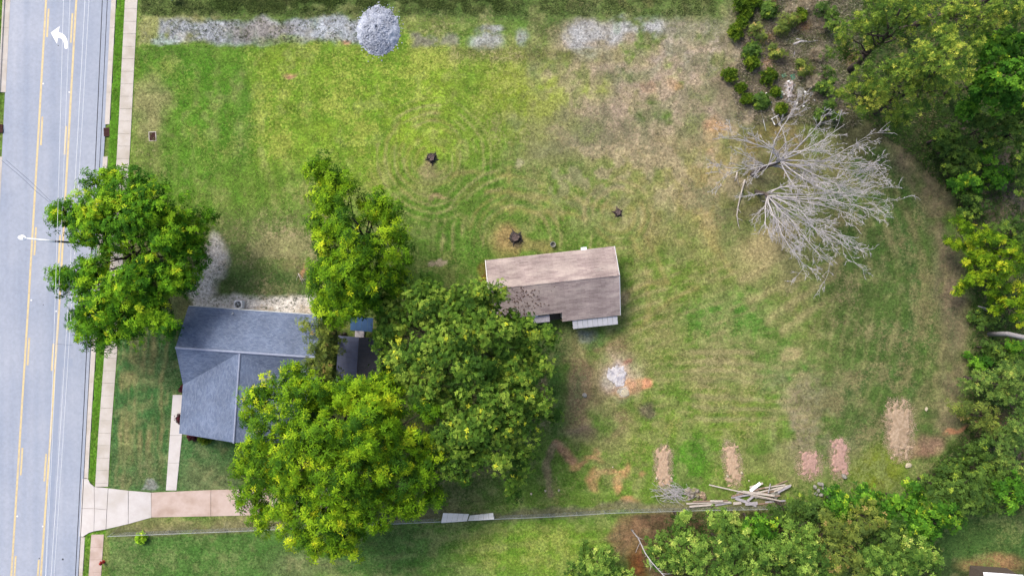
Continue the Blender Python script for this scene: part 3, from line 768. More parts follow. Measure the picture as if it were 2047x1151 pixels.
# turn arrow, traced from above, laid flat on the lane
arr = [(400, 260), (472, 208), (460, 256), (488, 264), (512, 282), (529, 310), (537, 345), (533, 388), (511, 387), (508, 350), (499, 323), (482, 306), (457, 298), (450, 350), (424, 304)]
mb = MB()
mb.prism([P(x / 4, y / 4)[:2] for x, y in arr], ROAD_Z - .0105, ROAD_Z - .006)
mb.build('turn_arrow', M['white_paint'], road)
for x, y in ((85, 167), (137, 184), (61, 600), (33, 1032), (84, 1052), (111, 622), (0, 0)):
    if x == 0: continue
    mb = MB(); c = P(x, y); mb.box((c.x, c.y, ROAD_Z + .0), (.16, .16, .03), .06, .01); mb.build('lane_reflector', M['white_paint'], road)
for x, y, r in ((124, 1118, .11), (116, 403, .12), (115, 91, .06), (77, 1116, .07), (85, 609, .06)):
    mb = MB(); c = P(x, y); mb.lathe([(r, 0), (r, .006), (r * .8, .009)], (c.x, c.y, ROAD_Z - .013), 10); mb.build('valve_cover', M['dark_metal'], road)

# kerb and gutter units
def kerb_run(fi, fo, y0, y1, unit, name, label, gaps=(), mats=None):
    """fi: road side line, fo: back of the kerb"""
    root = tag(empty(name), label, 'kerb', kind='structure')
    y = y0; k = 0
    while y < y1:
        ye = min(y + unit - .35, y1)
        if not any(y < g1 and ye > g0 for g0, g1 in gaps):
            mb = MB()
            ring = []
            for yy in (y, ye):
                a, b_ = float(fi(yy)), float(fo(yy))
                s = (b_ - a)
                prof = [(a, ROAD_Z - .02), (a, ROAD_Z - .002), (a + s * .70, ROAD_Z + .012), (a + s * .76, -.012), (a + s * .80, .006), (b_ - s * .02, .008), (b_, -.02), (b_, -.2), (a, -.2)]
                ring.append([(P(x, yy).x, P(x, yy).y, z) for x, z in prof])
            n = len(ring[0])
            vs = ring[0] + ring[1]
            fs = [(i, (i + 1) % n, n + (i + 1) % n, n + i) for i in range(n)] + [tuple(range(n))[::-1], tuple(range(n, 2 * n))]
            mb.add(vs, fs)
            mb.build('kerb_unit', M['concrete'], root)
        y += unit; k += 1
    return root
kerb_run(L_road_r, L_kerb_r, -330, 956, 64.3, 'kerb', 'pale concrete kerb and gutter along the sidewalk side of the street', gaps=((253, 274),))
kerb_run(L_road_r, L_kerb_r, 1074, 1420, 64.3, 'kerb', 'pale concrete kerb below the driveway apron beside the hydrant')
kerb_run(L_road_l, L_kerb_l, -330, 700, 64.3, 'kerb', 'pale concrete kerb and gutter on the far side of the street', gaps=((247, 267),))

# grates
def grate(name, cx_, cy_, wpx, hpx, label, rot=0.0, z=0.0, frame=True, bars=8):
    c = P(cx_, cy_)
    root = tag(empty(name, (c.x, c.y, z), rot), label, 'drain grate')
    W, Hh = wpx / S, hpx / S
    if frame:
        mb = MB()
        t = .09
        for sx in (-1, 1):
            mb.box((sx * (W / 2 + t / 2), 0, -.02), (t, Hh + 2 * t, .08), 0, .01)
            mb.box((0, sx * (Hh / 2 + t / 2), -.02), (W, t, .08), 0, .01)
        mb.build('frame', M['concrete'], root)
    mb = MB(); mb.box((0, 0, -.06), (W * .98, Hh * .98, .02)); mb.build('sump', M['dark_metal'], root)
    for half in (-1, 1):
        mb = MB()
        h2 = Hh / 2 - .03
        yc = half * (Hh / 4 + .005)
        for sx in (-1, 1): mb.box((sx * (W / 2 - .035), yc, .0), (.05, h2, .05))
        for sx in (-1, 1): mb.box((0, yc + sx * (h2 / 2 - .02), .0), (W - .12, .05, .05))
        for i in range(bars):
            x = -W / 2 + .06 + (W - .12) * (i + .5) / bars
            mb.box((x, yc, -.004), ((W - .12) / bars * .68, h2 - .06, .04))
        mb.build('grating', M['rust'], root)
    return root
grate('drain_grate', 305, 273, 12, 16, 'rusty double grate set in a concrete frame on the lawn', 0.04, .02)
grate('drain_grate', 213, 264, 12, 17, 'rusty double grate set in the gutter beside the sidewalk', 0.05, -.03, False)
grate('drain_grate', -1, 257, 12, 17, 'rusty double grate in the gutter across the street', 0.05, -.03, False)

# sidewalk slabs
swalk = tag(empty('sidewalk'), 'pale concrete sidewalk of square slabs beside the grass strip', 'sidewalk', kind='structure')
def slab(parent, quad, mat, ztop=.022, th=.12, name='slab', bev=.006):
    mb = MB()
    pts = []
    for q in quad:
        p = P(q[0], q[1]); pts.append((p.x, p.y, q[2] if len(q) > 2 else ztop))
    mb.prism(pts, ztop - th, ztop, bev)
    return mb.build(name, mat, parent)
rs = random.Random(3)
y = -305.0; u_ = 24.9
while y < 968:
    y2 = y + u_ - .35
    dz = rs.uniform(-.006, .006)
    if y2 > 972: y2 = 972
    slab(swalk, [(float(L_sw_l(y)), y, .022 + dz), (float(L_sw_r(y)), y, .022 + dz), (float(L_sw_r(y2)), y2, .022 + dz), (float(L_sw_l(y2)), y2, .022 + dz)], M['concrete'])
    y += u_
y = 1068.0
while y < 1400:
    y2 = y + u_ - .35; dz = rs.uniform(-.006, .006)
    slab(swalk, [(float(L_sw_l(y)), y, .022 + dz), (float(L_sw_r(y)), y, .022 + dz), (float(L_sw_r(y2)), y2, .022 + dz), (float(L_sw_l(y2)), y2, .022 + dz)], M['concrete_pink'] if y < 1150 else M['concrete'])
    y += u_

# driveway: apron panels, pinkish slabs
drive = tag(empty('driveway'), 'concrete driveway with white apron panels and pinkish slabs by the house', 'driveway', kind='structure')
zl, zh = ROAD_Z + .015, .024
slab(drive, [(163.5, 957, zl), (176, 957, -.0), (180, 966, .0), (188, 972.5, zh), (188.5, 1015.6, zh - .03), (160.5, 1015.6, zl)], M['concrete_white'], name='apron_panel')
slab(drive, [(160.5, 1016.3, zl), (188.5, 1016.3, zh - .03), (187.5, 1061, zh - .01), (176, 1065, 0), (166, 1072, 0), (157.5, 1072, zl)], M['concrete_white'], name='apron_panel')
slab(drive, [(188.7, 972.7, zh), (216, 975.5, zh), (213.5, 1017.4, zh), (189.1, 1015.8, zh - .03)], M['concrete_white'], name='apron_panel')
slab(drive, [(189.1, 1016.5, zh - .03), (213.5, 1018.1, zh), (211.5, 1057, zh), (188.1, 1061, zh - .01)], M['concrete_white'], name='apron_panel')
slab(drive, [(216.8, 975.6, zh), (256.5, 980.2, zh), (256, 1046.5, zh), (212.3, 1056.8, zh)], M['concrete_white'], name='apron_panel')
slab(drive, [(257.3, 980.3, zh), (302, 984, zh), (302.5, 1033.5, zh), (256.8, 1046.3, zh)], M['concrete_white'], name='apron_panel')
xe = [302.8, 422, 541, 660]
for a, b_ in zip(xe[:-1], xe[1:]):
    ta = np.interp([a, b_], [302, 337, 470, 660], [984, 981.5, 977.5, 973]); bo = np.interp([a, b_], [302, 475, 660], [1033.2, 1030, 1026])
    slab(drive, [(a, ta[0]), (b_ - .7, ta[1]), (b_ - .7, bo[1]), (a, bo[0])], M['concrete_pink'], zh, name='drive_slab')
walk = tag(empty('front_walk'), 'narrow white concrete walk from the driveway to the porch', 'walkway', kind='structure')
wl = xl([(345.5, 789), (331.5, 982)]); wr = xl([(372, 789), (352.5, 980)])
for y0, y1 in ((789, 829), (829, 870), (870, 925), (925, 980)):
    slab(walk, [(float(wl(y0)), y0), (float(wr(y0)), y0), (float(wr(y1 - .5)), y1 - .5), (float(wl(y1 - .5)), y1 - .5)], M['concrete_white'], .02)

# overhead cables with poles beyond the frame
def cable(xa, xb, z, sag, r, mat, label, group):
    pts = []
    n = 40
    for i in range(n + 1):
        t = i / n
        yy = -560 + t * (1720 + 560)
        x = xa + (xb - xa) * (yy / 1151.0)
        zz = z - sag * 4 * t * (1 - t)
        p = P(x, yy); k = (H - (z - sag)) / H
        pts.append((p.x * k, p.y * k, zz))
    mb = MB(); mb.tube(pts, r, 5)
    o = mb.build('overhead_cable', mat, smooth=True)
    return tag(o, label, 'cable', group)
cable(129, 93, 9.2, .6, .017, M['cable_light'], 'pale cable strung highest over the turn lane', 'pale overhead cables')
cable(142, 94, 8.9, .6, .015, M['cable_light'], 'pale cable strung highest over the turn lane', 'pale overhead cables')
cable(172, 104, 8.2, .6, .02, M['cable_light'], 'pale cable strung over the lane beside the right yellow line', 'pale overhead cables')
cable(180, 110, 8.2, .6, .017, M['cable_light'], 'pale cable strung over the lane beside the right yellow line', 'pale overhead cables')
cable(206, 152, 7.0, .5, .036, M['cable_dark'], 'thin black cable strung above the gutter', 'black overhead cables')
cable(216, 158, 6.8, .5, .030, M['cable_dark'], 'thin black cable strung above the gutter', 'black overhead cables')
for yy, lab in ((-560, 'tall wooden utility pole beyond the gravel track'), (1720, 'tall wooden utility pole beyond the red hydrant')):
    k = .9
    xa = [(a + (b_ - a) * yy / 1151.0) for a, b_ in ((129, 93), (142, 94), (172, 104), (180, 110), (206, 152), (216, 158))]
    c = P(xa[5] - 2, yy) * k
    root = tag(empty('utility_pole', (c.x, c.y, 0)), lab, 'utility pole')
    mb = MB(); mb.tube([(0, 0, -.3), (0, 0, 5), (0, 0, 10.4)], [.17, .15, .11], 10); mb.build('pole', M['pole_wood'], root, True)
    mb = MB(); mb.box((-2.2, 0, 9.05), (5.6, .12, .14)); mb.build('crossarm', M['pole_wood'], root)
    mb = MB(); mb.box((-.3, 0, 7.0), (1.2, .1, .12)); mb.build('crossarm', M['pole_wood'], root)

# street lamp
c = P(211, 489)
lamp = tag(empty('street_lamp', (c.x, c.y, 0)), 'street lamp on a dark post with a long white arm over the street', 'street lamp')
top = P(111, 482.5, 8.6) - c
mb = MB(); mb.tube([(0, 0, -.05), (top.x * .5, top.y * .5, 4.3), (top.x, top.y, 8.6)], [.13, .115, .095], 10); mb.build('post', M['dark_metal'], lamp, True)
mb = MB(); mb.lathe([(.22, 0), (.22, .05), (.15, .12)], (0, 0, 0), 12); mb.build('base_plate', M['dark_metal'], lamp)
e1 = P(52, 476.2, 9.3) - c
mb = MB(); mb.tube([top + Vector((0, 0, -.15)), top.lerp(e1, .35) + Vector((0, 0, .12)), top.lerp(e1, .7) + Vector((0, 0, .08)), e1], [.11, .10, .08, .06], 8); mb.build('arm', M['white_metal'], lamp, True)
d = (e1 - top); d.z = 0; d.normalize()
def lamp_head():
    mb = MB(); n = 12; rows = []
    for t, wd, hh in ((0, .07, .05), (.14, .2, .09), (.34, .29, .13), (.56, .29, .12), (.78, .19, .08), (.9, .04, .03)):
        q = e1 + d * (t - .08)
        side = Vector((-d.y, d.x, 0))
        rows.append([q + side * wd * math.cos(2 * math.pi * k / n) + Vector((0, 0, hh * math.sin(2 * math.pi * k / n))) for k in range(n)])
    vs = [v for r_ in rows for v in r_]
    fs = [(i * n + k, i * n + (k + 1) % n, (i + 1) * n + (k + 1) % n, (i + 1) * n + k) for i in range(len(rows) - 1) for k in range(n)]
    fs += [tuple(range(n))[::-1], tuple(range((len(rows) - 1) * n, len(rows) * n))]
    return mb.add(vs, fs)
head = lamp_head().build('lamp_head', M['white_metal'], lamp, True)
q = e1 + d * .2
mb = MB(); mb.lathe([(.1, 0), (.1, .05), (.06, .08)], (q.x, q.y, q.z + .09), 10); mb.build('photocell', M['steel'], head)

# hydrant beside the lower sidewalk
c = P(207, 1122)
hyd = tag(empty('fire_hydrant', (c.x, c.y, 0)), 'small red fire hydrant at the edge of the sidewalk', 'fire hydrant')
mb = MB(); mb.lathe([(.2, -.03), (.2, .04), (.14, .05), (.14, .5), (.18, .52), (.18, .56), (.15, .6)], (0, 0, 0), 14); mb.build('barrel', M['red'], hyd, False)
mb = MB(); mb.lathe([(.155, .6), (.13, .7), (.07, .76), (.05, .82)], (0, 0, 0), 14); mb.build('bonnet', M['red'], hyd, True)
for a in (0, 2.1, 4.2):
    mb = MB(); mb.tube([(0, 0, .42), (.26 * math.cos(a), .26 * math.sin(a), .42)], .075, 10); mb.build('nozzle_cap', M['red'], hyd)

# ------------------------------------------------------------------ houses
def rel(px_, py_, o, ang):
    return None

class Frame:
    """local frame of a house: u to the right, v down the picture, both in photo pixels at ground scale"""
    def __init__(self, name, ox, oy, ang_deg, label, cat):
        self.root = empty(name, (ox / S, -oy / S, 0), math.radians(-ang_deg))
        tag(self.root, label, cat)
    def L(self, u, v, z=0.0):
        return Vector((u / S, -v / S, z))

def roof_plane(fr, poly, mat, parent, name='roof_plane', th=.09):
    pts = [fr.L(*p) for p in poly]
    nrm = (pts[1] - pts[0]).cross(pts[2] - pts[0])
    if nrm.z < 0: pts = pts[::-1]
    n = len(pts)
    low = [p - Vector((0, 0, th)) for p in pts]
    mb = MB()
    mb.add(pts + low, [tuple(range(n)), tuple(range(n, 2 * n))[::-1]] + [(i, i + n, (i + 1) % n + n, (i + 1) % n) for i in range(n)])
    return mb.build(name, mat, parent)

def wall_window(fr, u, v, z, wd, hh, normal, parent):
    """window let into a wall: frame proud, pane set back"""
    p = fr.L(u, v, z); a = math.atan2(-normal[1], normal[0])
    win = MB()
    t = .07
    def bx(mb, s_off, zz, sw, sh, dep, outw):
        cx_ = p.x + math.cos(a) * outw - math.sin(a) * s_off; cy_ = p.y + math.sin(a) * outw + math.cos(a) * s_off
        mb.box((cx_, cy_, zz), (dep, sw, sh), a)
    for s_ in (-1, 1):
        bx(win, s_ * (wd / 2 - t / 2), z, t, hh, .06, .03); bx(win, 0, z + s_ * (hh / 2 - t / 2), wd - 2 * t, t, .06, .03)
    o = win.build('window', M['trim'], parent)
    g = MB(); bx(g, 0, z, wd - 2 * t, hh - 2 * t, .02, .02); g.build('pane', M['glass'], o)
    s2 = MB(); bx(s2, 0, z - hh / 2 - .03, wd + .12, .05, .12, .06); s2.build('sill', M['trim'], o)
    return o

# slate-roofed house by the street
ZE, ZR = 2.75, 5.05
h1 = Frame('house', -623, 36, 4.0, 'house with a blue-grey shingle cross-gable roof beside the street', 'house')
sh_n = shingle_mat('slate_shingle', D(116, 132, 162), D(142, 156, 184), D(92, 106, 136))
sh_s = sh_n
sh_w = shingle_mat('slate_shingle_turned', D(116, 132, 162), D(142, 156, 184), D(92, 106, 136), math.radians(90))
UE, VR, VE, WR, VG = 259, 76, 151, 120, 245
wallm = MB()
i_ = 9
def wbox(mb, fr, u0, v0, u1, v1, z0, z1):
    c_ = fr.L((u0 + u1) / 2, (v0 + v1) / 2, (z0 + z1) / 2)
    mb.box(c_, (abs(u1 - u0) / S, abs(v1 - v0) / S, z1 - z0))
def gable_prism(fr, a, b_, ridge, z0, z1, zr, axis, c0, c1):
    """body with a gable top: a,b_ across, c0,c1 along"""
    mb = MB()
    prof = [(a, z0), (b_, z0), (b_, z1), (ridge, zr), (a, z1)]
    vs = []
    for c_ in (c0, c1):
        for q, z in prof:
            vs.append(fr.L(c_, q, z) if axis == 'u' else fr.L(q, c_, z))
    n = 5
    fs = [tuple(range(n)), tuple(range(n, 2 * n))[::-1]] + [(i, i + n, (i + 1) % n + n, (i + 1) % n) for i in range(n)]
    return mb.add(vs, fs)
gable_prism(h1, 8, VE - 8, VR, -.1, ZE - .02, ZR - .16, 'u', 6, UE - 6).build('wall', M['siding'], h1.root)
gable_prism(h1, 34, 206, WR, -.1, ZE - .02, ZR - .16, 'v', VE - 20, VG - 8).build('wall', M['siding'], h1.root)
cap_m = noise_mat('ridge_shingle', D(186, 196, 220), D(160, 170, 200), 5, bump=.3)
rf = MB(); rf.tube([h1.L(-1, VR, ZR - .02), h1.L(UE + 1, VR, ZR - .02)], .13, 8)
roof1 = rf.build('roof', cap_m, h1.root)
roof_plane(h1, [(-1, -1, ZE), (UE + 1, -1, ZE), (UE + 1, VR, ZR), (-1, VR, ZR)], sh_n, roof1)
dv = 0
roof_plane(h1, [(-1, VR, ZR), (WR, VR, ZR), (-1, VE, ZE)], sh_s, roof1)
roof_plane(h1, [(WR, VR, ZR), (UE + 1, VR, ZR), (UE + 1, VE, ZE), (2 * WR + 1, VE, ZE)], sh_s, roof1)
roof_plane(h1, [(WR, VR, ZR), (-1, VE, ZE), (-2, VG, ZE), (WR, VG, ZR)], sh_w, roof1)
roof_plane(h1, [(WR, VR, ZR), (WR, VG, ZR), (2 * WR + 2, VG, ZE), (2 * WR + 1, VE, ZE)], sh_w, roof1)
rf = MB(); rf.tube([h1.L(WR, VR + 3, ZR - .02), h1.L(WR, VG + 1, ZR - .02)], .12, 8); rf.build('ridge_cap', cap_m, roof1)
for pts in (((-1, -1.4, ZE - .16), (UE + 1, -1.4, ZE - .16)), ((-1.4, VE, ZE - .16), (-2.4, VG, ZE - .16))):
    g = MB(); a, b_ = h1.L(*pts[0]), h1.L(*pts[1]); g.tube([a, b_], .06, 6); g.build('gutter', M['steel'], h1.root)
for pts in (((-1, VG - .6, ZE - .14), (WR, VG - .6, ZR - .14)), ((WR, VG - .6, ZR - .14), (2 * WR + 1, VG - .6, ZE - .14)), ((UE, 0, ZE - .14), (UE, VR, ZR - .14)), ((UE, VR, ZR - .14), (UE, VE, ZE - .14)),
            ((0, 0, ZE - .14), (0, VR, ZR - .14)), ((0, VR, ZR - .14), (0, VE, ZE - .14))):
    g = MB(); g.tube([h1.L(*pts[0]), h1.L(*pts[1])], .06, 4); g.build('fascia', M['trim'], h1.root)
pv = h1.L(88, 7, ZE + .28); g = MB(); g.lathe([(.055, -.35), (.055, .28), (.04, .28), (.04, .2)], pv, 10); o = g.build('vent_pipe', M['trim'], roof1)
g = MB(); g.lathe([(.13, -.12), (.06, .0)], pv - Vector((0, 0, .1)), 10); g.build('flashing', M['steel'], o)
for uu in (60, 130, 200):
    wall_window(h1, uu, 8, 1.6, 1.1, 1.2, (0, -1), h1.root)
for vv in (50, 110):
    wall_window(h1, UE - 6, vv, 1.6, 1.0, 1.2, (1, 0), h1.root); wall_window(h1, 6, vv - 15, 1.6, 1.0, 1.2, (-1, 0), h1.root)
wall_window(h1, 90, VG - 8, 1.6, 1.3, 1.3, (0, 1), h1.root); wall_window(h1, 150, VG - 8, 1.6, 1.3, 1.3, (0, 1), h1.root)
for vv in (VE + 10, VE + 50, VG - 4):
    g = MB(); c_ = h1.L(4, vv, 1.32); g.box((c_.x, c_.y, 1.32), (.14, .14, 2.68)); g.build('porch_post', M['trim'], h1.root)
g = MB(); wbox(g, h1, 2, VE + 2, 33, VG - 9, -.05, .16); g.build('porch_floor', M['concrete_white'], h1.root)
g = MB(); wbox(g, h1, 32, 190, 34, 208, .16, 2.2); dr = g.build('door', M['trim'], h1.root)
g = MB(); c_ = h1.L(31.5, 205, 1.1); g.lathe([(.04, 0), (.04, .05)], c_, 8); g.build('handle', M['steel'], dr)

# air conditioner
c = P(482, 608)
ac = tag(empty('air_conditioner', (c.x, c.y, 0), -.05), 'square white outdoor air conditioner on the pale gravel behind the house', 'air conditioner')
mb = MB(); mb.box((0, 0, .03), (1.15, 1.15, .1), 0, .02); mb.build('pad', M['concrete'], ac)
mb = MB()
for i in range(9): mb.box((0, 0, .16 + i * .075), (.86, .86, .045))
mb.box((0, 0, .45), (.8, .8, .74)); mb.build('louvre_case', M['white_metal'], ac)
mb = MB(); n = 24
vs = []
for r_, z in ((.36, .86), (.36, .9)):
    vs += [(r_ * math.cos(2 * math.pi * k / n), r_ * math.sin(2 * math.pi * k / n), z) for k in range(n)]
def sq(k, h_):
    a = 2 * math.pi * k / n; m_ = max(abs(math.cos(a)), abs(math.sin(a))); q = min(h_ / m_, h_ * 1.25)
    return (q * math.cos(a), q * math.sin(a))
vs += [(*sq(k, .45), .9) for k in range(n)] + [(*sq(k, .46), .8) for k in range(n)]
fs = []
for r_ in range(3): fs += [(r_ * n + k, r_ * n + (k + 1) % n, (r_ + 1) * n + (k + 1) % n, (r_ + 1) * n + k) for k in range(n)]
mb.add(vs, fs); mb.build('top_cover', M['trim'], ac)
mb = MB(); mb.lathe([(.37, .8), (.37, .82)], (0, 0, 0), 20); mb.build('fan_well', M['dark_metal'], ac)
mb = MB()
for k in range(4):
    a = k * math.pi / 2; mb.add([(.06 * math.cos(a), .06 * math.sin(a), .84), (.3 * math.cos(a + .1), .3 * math.sin(a + .1), .83), (.3 * math.cos(a + .9), .3 * math.sin(a + .9), .86), (.06 * math.cos(a + 1.2), .06 * math.sin(a + 1.2), .86)], [(0, 1, 2, 3)])
mb.lathe([(.09, .83), (.09, .88), (.05, .9)], (0, 0, 0), 10); fan = mb.build('fan', M['steel'], ac)
mb = MB()
for r_ in (.12, .2, .28, .35):
    mb.tube([(r_ * math.cos(2 * math.pi * k / 20), r_ * math.sin(2 * math.pi * k / 20), .9) for k in range(21)], .006, 4, False)
for k in range(8): a = k * math.pi / 4; mb.tube([(.08 * math.cos(a), .08 * math.sin(a), .905), (.37 * math.cos(a), .37 * math.sin(a), .905)], .007, 4)
mb.build('fan_guard', M['dark_metal'], ac)

# brown-roofed house in the field
h2 = Frame('house', -49.8, -53.7, -6.2, 'small house with a faded brown shingle gable roof in the middle of the field', 'house')
b_n = shingle_mat('brown_shingle', D(172, 154, 152), D(204, 186, 180), D(132, 114, 116), 0, D(214, 198, 190), .9, .16)
b_s = b_n
Z2, R2 = 2.6, 4.25
gable_prism(h2, 8, 112, 57, -.1, Z2 - .02, R2 - .18, 'u', 5, 243).build('wall', noise_mat('grey_siding', (.3, .29, .28), (.24, .23, .22), 3, bump=.1), h2.root)
g = MB(); wbox(g, h2, 134, 112, 243, 128, -.1, 2.3); g.build('wall', M['siding'], h2.root)
g = MB(); g.tube([h2.L(-1, 57, R2 + .005), h2.L(249, 57, R2 + .005)], .06, 6); roof2 = g.build('roof', b_n, h2.root)
roof_plane(h2, [(-1, 0, Z2), (249, 0, Z2), (248, 57, R2), (-1, 57, R2)], b_n, roof2)
def zs(v): return R2 + (2.38 - R2) * (v - 57) / (134 - 57)
roof_plane(h2, [(-1, 57, R2), (248, 57, R2), (246.5, 134, zs(134)), (134, 134, zs(134)), (134, 116.5, zs(116.5)), (-1, 116.5, zs(116.5))], b_s, roof2)
roof_plane(h2, [(76, 118, 2.42), (110, 118, 2.42), (110, 131.5, 2.25), (76, 131.5, 2.25)], M['lumber_grey'], h2.root, 'porch_roof', .07)
g = MB(); c_ = h2.L(82, 118.2, 2.47); g.box(c_, (.7, .16, .05)); g.build('flashing', M['white_metal'], h2.root)
g = MB(); wbox(g, h2, 110, 113, 134, 131, -.05, .1); g.build('porch_floor', M['pole_wood'], h2.root)
for uu, vv in ((77, 130), (109, 130), (133, 131)):
    g = MB(); c_ = h2.L(uu, vv, 1.1); g.box((c_.x, c_.y, 1.12), (.12, .12, 2.26)); g.build('porch_post', M['pole_wood'], h2.root)
# white awning: ribbed panels side by side
nb = 9
awn = noise_mat('awning_sheet', D(226, 226, 232), D(204, 206, 214), 2, bump=.1, rough=.6)
for k in range(nb):
    u0 = 153.5 + k * 88.0 / nb; u1 = u0 + 88.0 / nb - .5
    roof_plane(h2, [(u0, 134.6, 2.2), (u1, 134.6, 2.2), (u1 + .3, 151, 1.98), (u0 + .3, 151, 1.98)], awn, h2.root, 'awning_panel', .03)
for uu in (156, 198, 240):
    g = MB(); c_ = h2.L(uu, 149, .97); g.box((c_.x, c_.y, .95), (.08, .08, 2.0)); g.build('awning_post', M['trim'], h2.root)
for pts in (((-1.6, 0, Z2 - .05), (-1.6, 57, R2 - .05)), ((249.5, 0, Z2 - .05), (248.5, 57, R2 - .05)), ((248.5, 57, R2 - .05), (247, 134, 2.33))):
    g = MB(); g.tube([h2.L(*pts[0]), h2.L(*pts[1])], .05, 4); g.build('fascia', M['trim'], h2.root)
for uu in (50, 120, 200): wall_window(h2, uu, 8, 1.5, 1.0, 1.1, (0, -1), h2.root)
for vv in (40, 85): wall_window(h2, 243, vv, 1.5, .9, 1.1, (1, 0), h2.root); wall_window(h2, 5, vv, 1.5, .9, 1.1, (-1, 0), h2.root)
g = MB(); wbox(g, h2, 50, 111.6, 66, 113.6, 0, 2.05); dr = g.build('door', M['trim'], h2.root)
g = MB(); g.lathe([(.04, 0), (.04, .05)], h2.L(64, 114.6, 1.05), 8); g.build('handle', M['steel'], dr)
g = MB(); c_ = h2.L(190, -1.6, 2.36); g.box((c_.x, c_.y, 2.42), (.62, .34, .4)); g.build('vent_box', M['white_metal'], h2.root)
for du, dvv in ((210, 40), (212, 43.5)):
    g = MB(); c_ = h2.L(du, dvv, Z2 + (R2 - Z2) * dvv / 57 + .02); g.box(c_, (.85, .05, .02), 0.0); g.build('bare_lath', M['lumber'], roof2)
# scattered leaves and twigs lying on the brown roof
rr = random.Random(8)
lt = MB()
for k in range(130):
    u_l = rr.gauss(62, 22); v_l = rr.uniform(60, 112)
    if not (8 < u_l < 130): continue
    p = h2.L(u_l, v_l, zs(v_l) + .03); a = rr.uniform(0, 6.3); r_ = rr.uniform(.05, .16)
    lt.add([p + Vector((r_ * math.cos(a), r_ * math.sin(a), .02)), p + Vector((-r_ * .5 * math.sin(a), r_ * .5 * math.cos(a), 0)), p - Vector((r_ * math.cos(a), r_ * math.sin(a), 0)), p + Vector((r_ * .5 * math.sin(a), -r_ * .5 * math.cos(a), .01))], [(0, 1, 2, 3)])
o = lt.build('fallen_leaves', noise_mat('dead_leaf', D(84, 62, 54), D(120, 92, 76), 3, bump=0)); o.parent = h2.root; o['kind'] = 'stuff'

# shed and lean-to half hidden by the trees
h3 = Frame('shed', (676 - CX) * .965, (672 - CY) * .965, 3.5, 'dark metal-roofed shed glimpsed through a gap between the big trees', 'shed')
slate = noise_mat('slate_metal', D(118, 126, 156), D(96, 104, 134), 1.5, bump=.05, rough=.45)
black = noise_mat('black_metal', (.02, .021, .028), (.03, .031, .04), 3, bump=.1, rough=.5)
gable_prism(h3, 3, 79, 41, -.1, 2.3, 2.88, 'v', 3, 82).build('wall', M['pole_wood'], h3.root)
for k in range(9):
    v0 = -1 + k * 10; v1 = v0 + 9.7
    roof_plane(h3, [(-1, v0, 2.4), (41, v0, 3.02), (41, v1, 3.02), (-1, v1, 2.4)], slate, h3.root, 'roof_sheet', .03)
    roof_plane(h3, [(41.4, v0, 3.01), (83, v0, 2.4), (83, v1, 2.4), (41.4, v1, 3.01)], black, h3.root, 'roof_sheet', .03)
g = MB(); wbox(g, h3, 40, 2, 42, 3.2, .1, 2.0); g.build('door', M['lumber_brown'], h3.root)
h4 = Frame('lean_to', (700 - CX) * .967, (633 - CY) * .967, 3.5, 'low lean-to with a plain blue sheet roof beside the dark shed', 'shed')
blue = noise_mat('blue_sheet', D(92, 132, 182), D(78, 114, 164), 1.2, bump=.05, rough=.4)
for k in range(4):
    u0 = k * 11
    roof_plane(h4, [(u0, 0, 2.35), (u0 + 10.7, 0, 2.35), (u0 + 10.7, 27, 2.15), (u0, 27, 2.15)], blue, h4.root, 'roof_sheet', .03)
for uu, vv in ((2, 2), (41, 2), (2, 25), (41, 25)):
    g = MB(); c_ = h4.L(uu, vv, 1.1); g.box((c_.x, c_.y, 1.06), (.1, .1, 2.2)); g.build('post', M['pole_wood'], h4.root)
g = MB(); wbox(g, h4, 2, 28, 20, 44, -.05, .25); g.build('step', M['lumber_grey'], h4.root)

# white-roofed shed at the lower right corner
h5 = Frame('shed', (1966 - CX) * .968, (1144 - CY) * .968, 4.0, 'small shed with a plain white metal roof on the grass beyond the trees', 'shed')
gable_prism(h5, 3, 63, 33, -.1, 2.35, 3.0, 'u', 3, 76).build('wall', M['pole_wood'], h5.root)
for k in range(8):
    u0 = k * 9.7
    roof_plane(h5, [(u0, -1, 2.45), (u0 + 9.5, -1, 2.45), (u0 + 9.5, 33, 3.12), (u0, 33, 3.12)], M['white_metal'], h5.root, 'roof_sheet', .03)
    roof_plane(h5, [(u0, 33.3, 3.12), (u0 + 9.5, 33.3, 3.12), (u0 + 9.5, 67, 2.45), (u0, 67, 2.45)], M['white_metal'], h5.root, 'roof_sheet', .03)
g = MB(); wbox(g, h5, 2, 25, 3.2, 42, 0, 2.0); g.build('door', M['lumber_brown'], h5.root)
# sign by the top edge
c = P(353, -1)
sg = tag(empty('sign_board', (c.x, c.y, 0), .25), 'white double-sided board sign standing in the weeds above the gravel track', 'sign')
for sx in (-1, 1):
    mb = MB(); mb.tube([(sx * .5, 0, -.05), (sx * .5, 0, 1.25)], .04, 6); mb.build('post', M['trim'], sg)
mb = MB(); mb.box((0, -.05, .85), (1.1, .02, .75)); mb.build('panel', M['white_plastic'], sg)
mb = MB(); mb.box((0, .05, .85), (1.1, .02, .75)); mb.build('panel', M['white_plastic'], sg)
mb = MB(); mb.box((0, 0, 1.235), (1.14, .16, .03)); mb.build('cap', M['white_plastic'], sg)

# ------------------------------------------------------------------ vegetation
def unit(v):
    return v / np.maximum(np.linalg.norm(v, axis=1, keepdims=True), 1e-9)

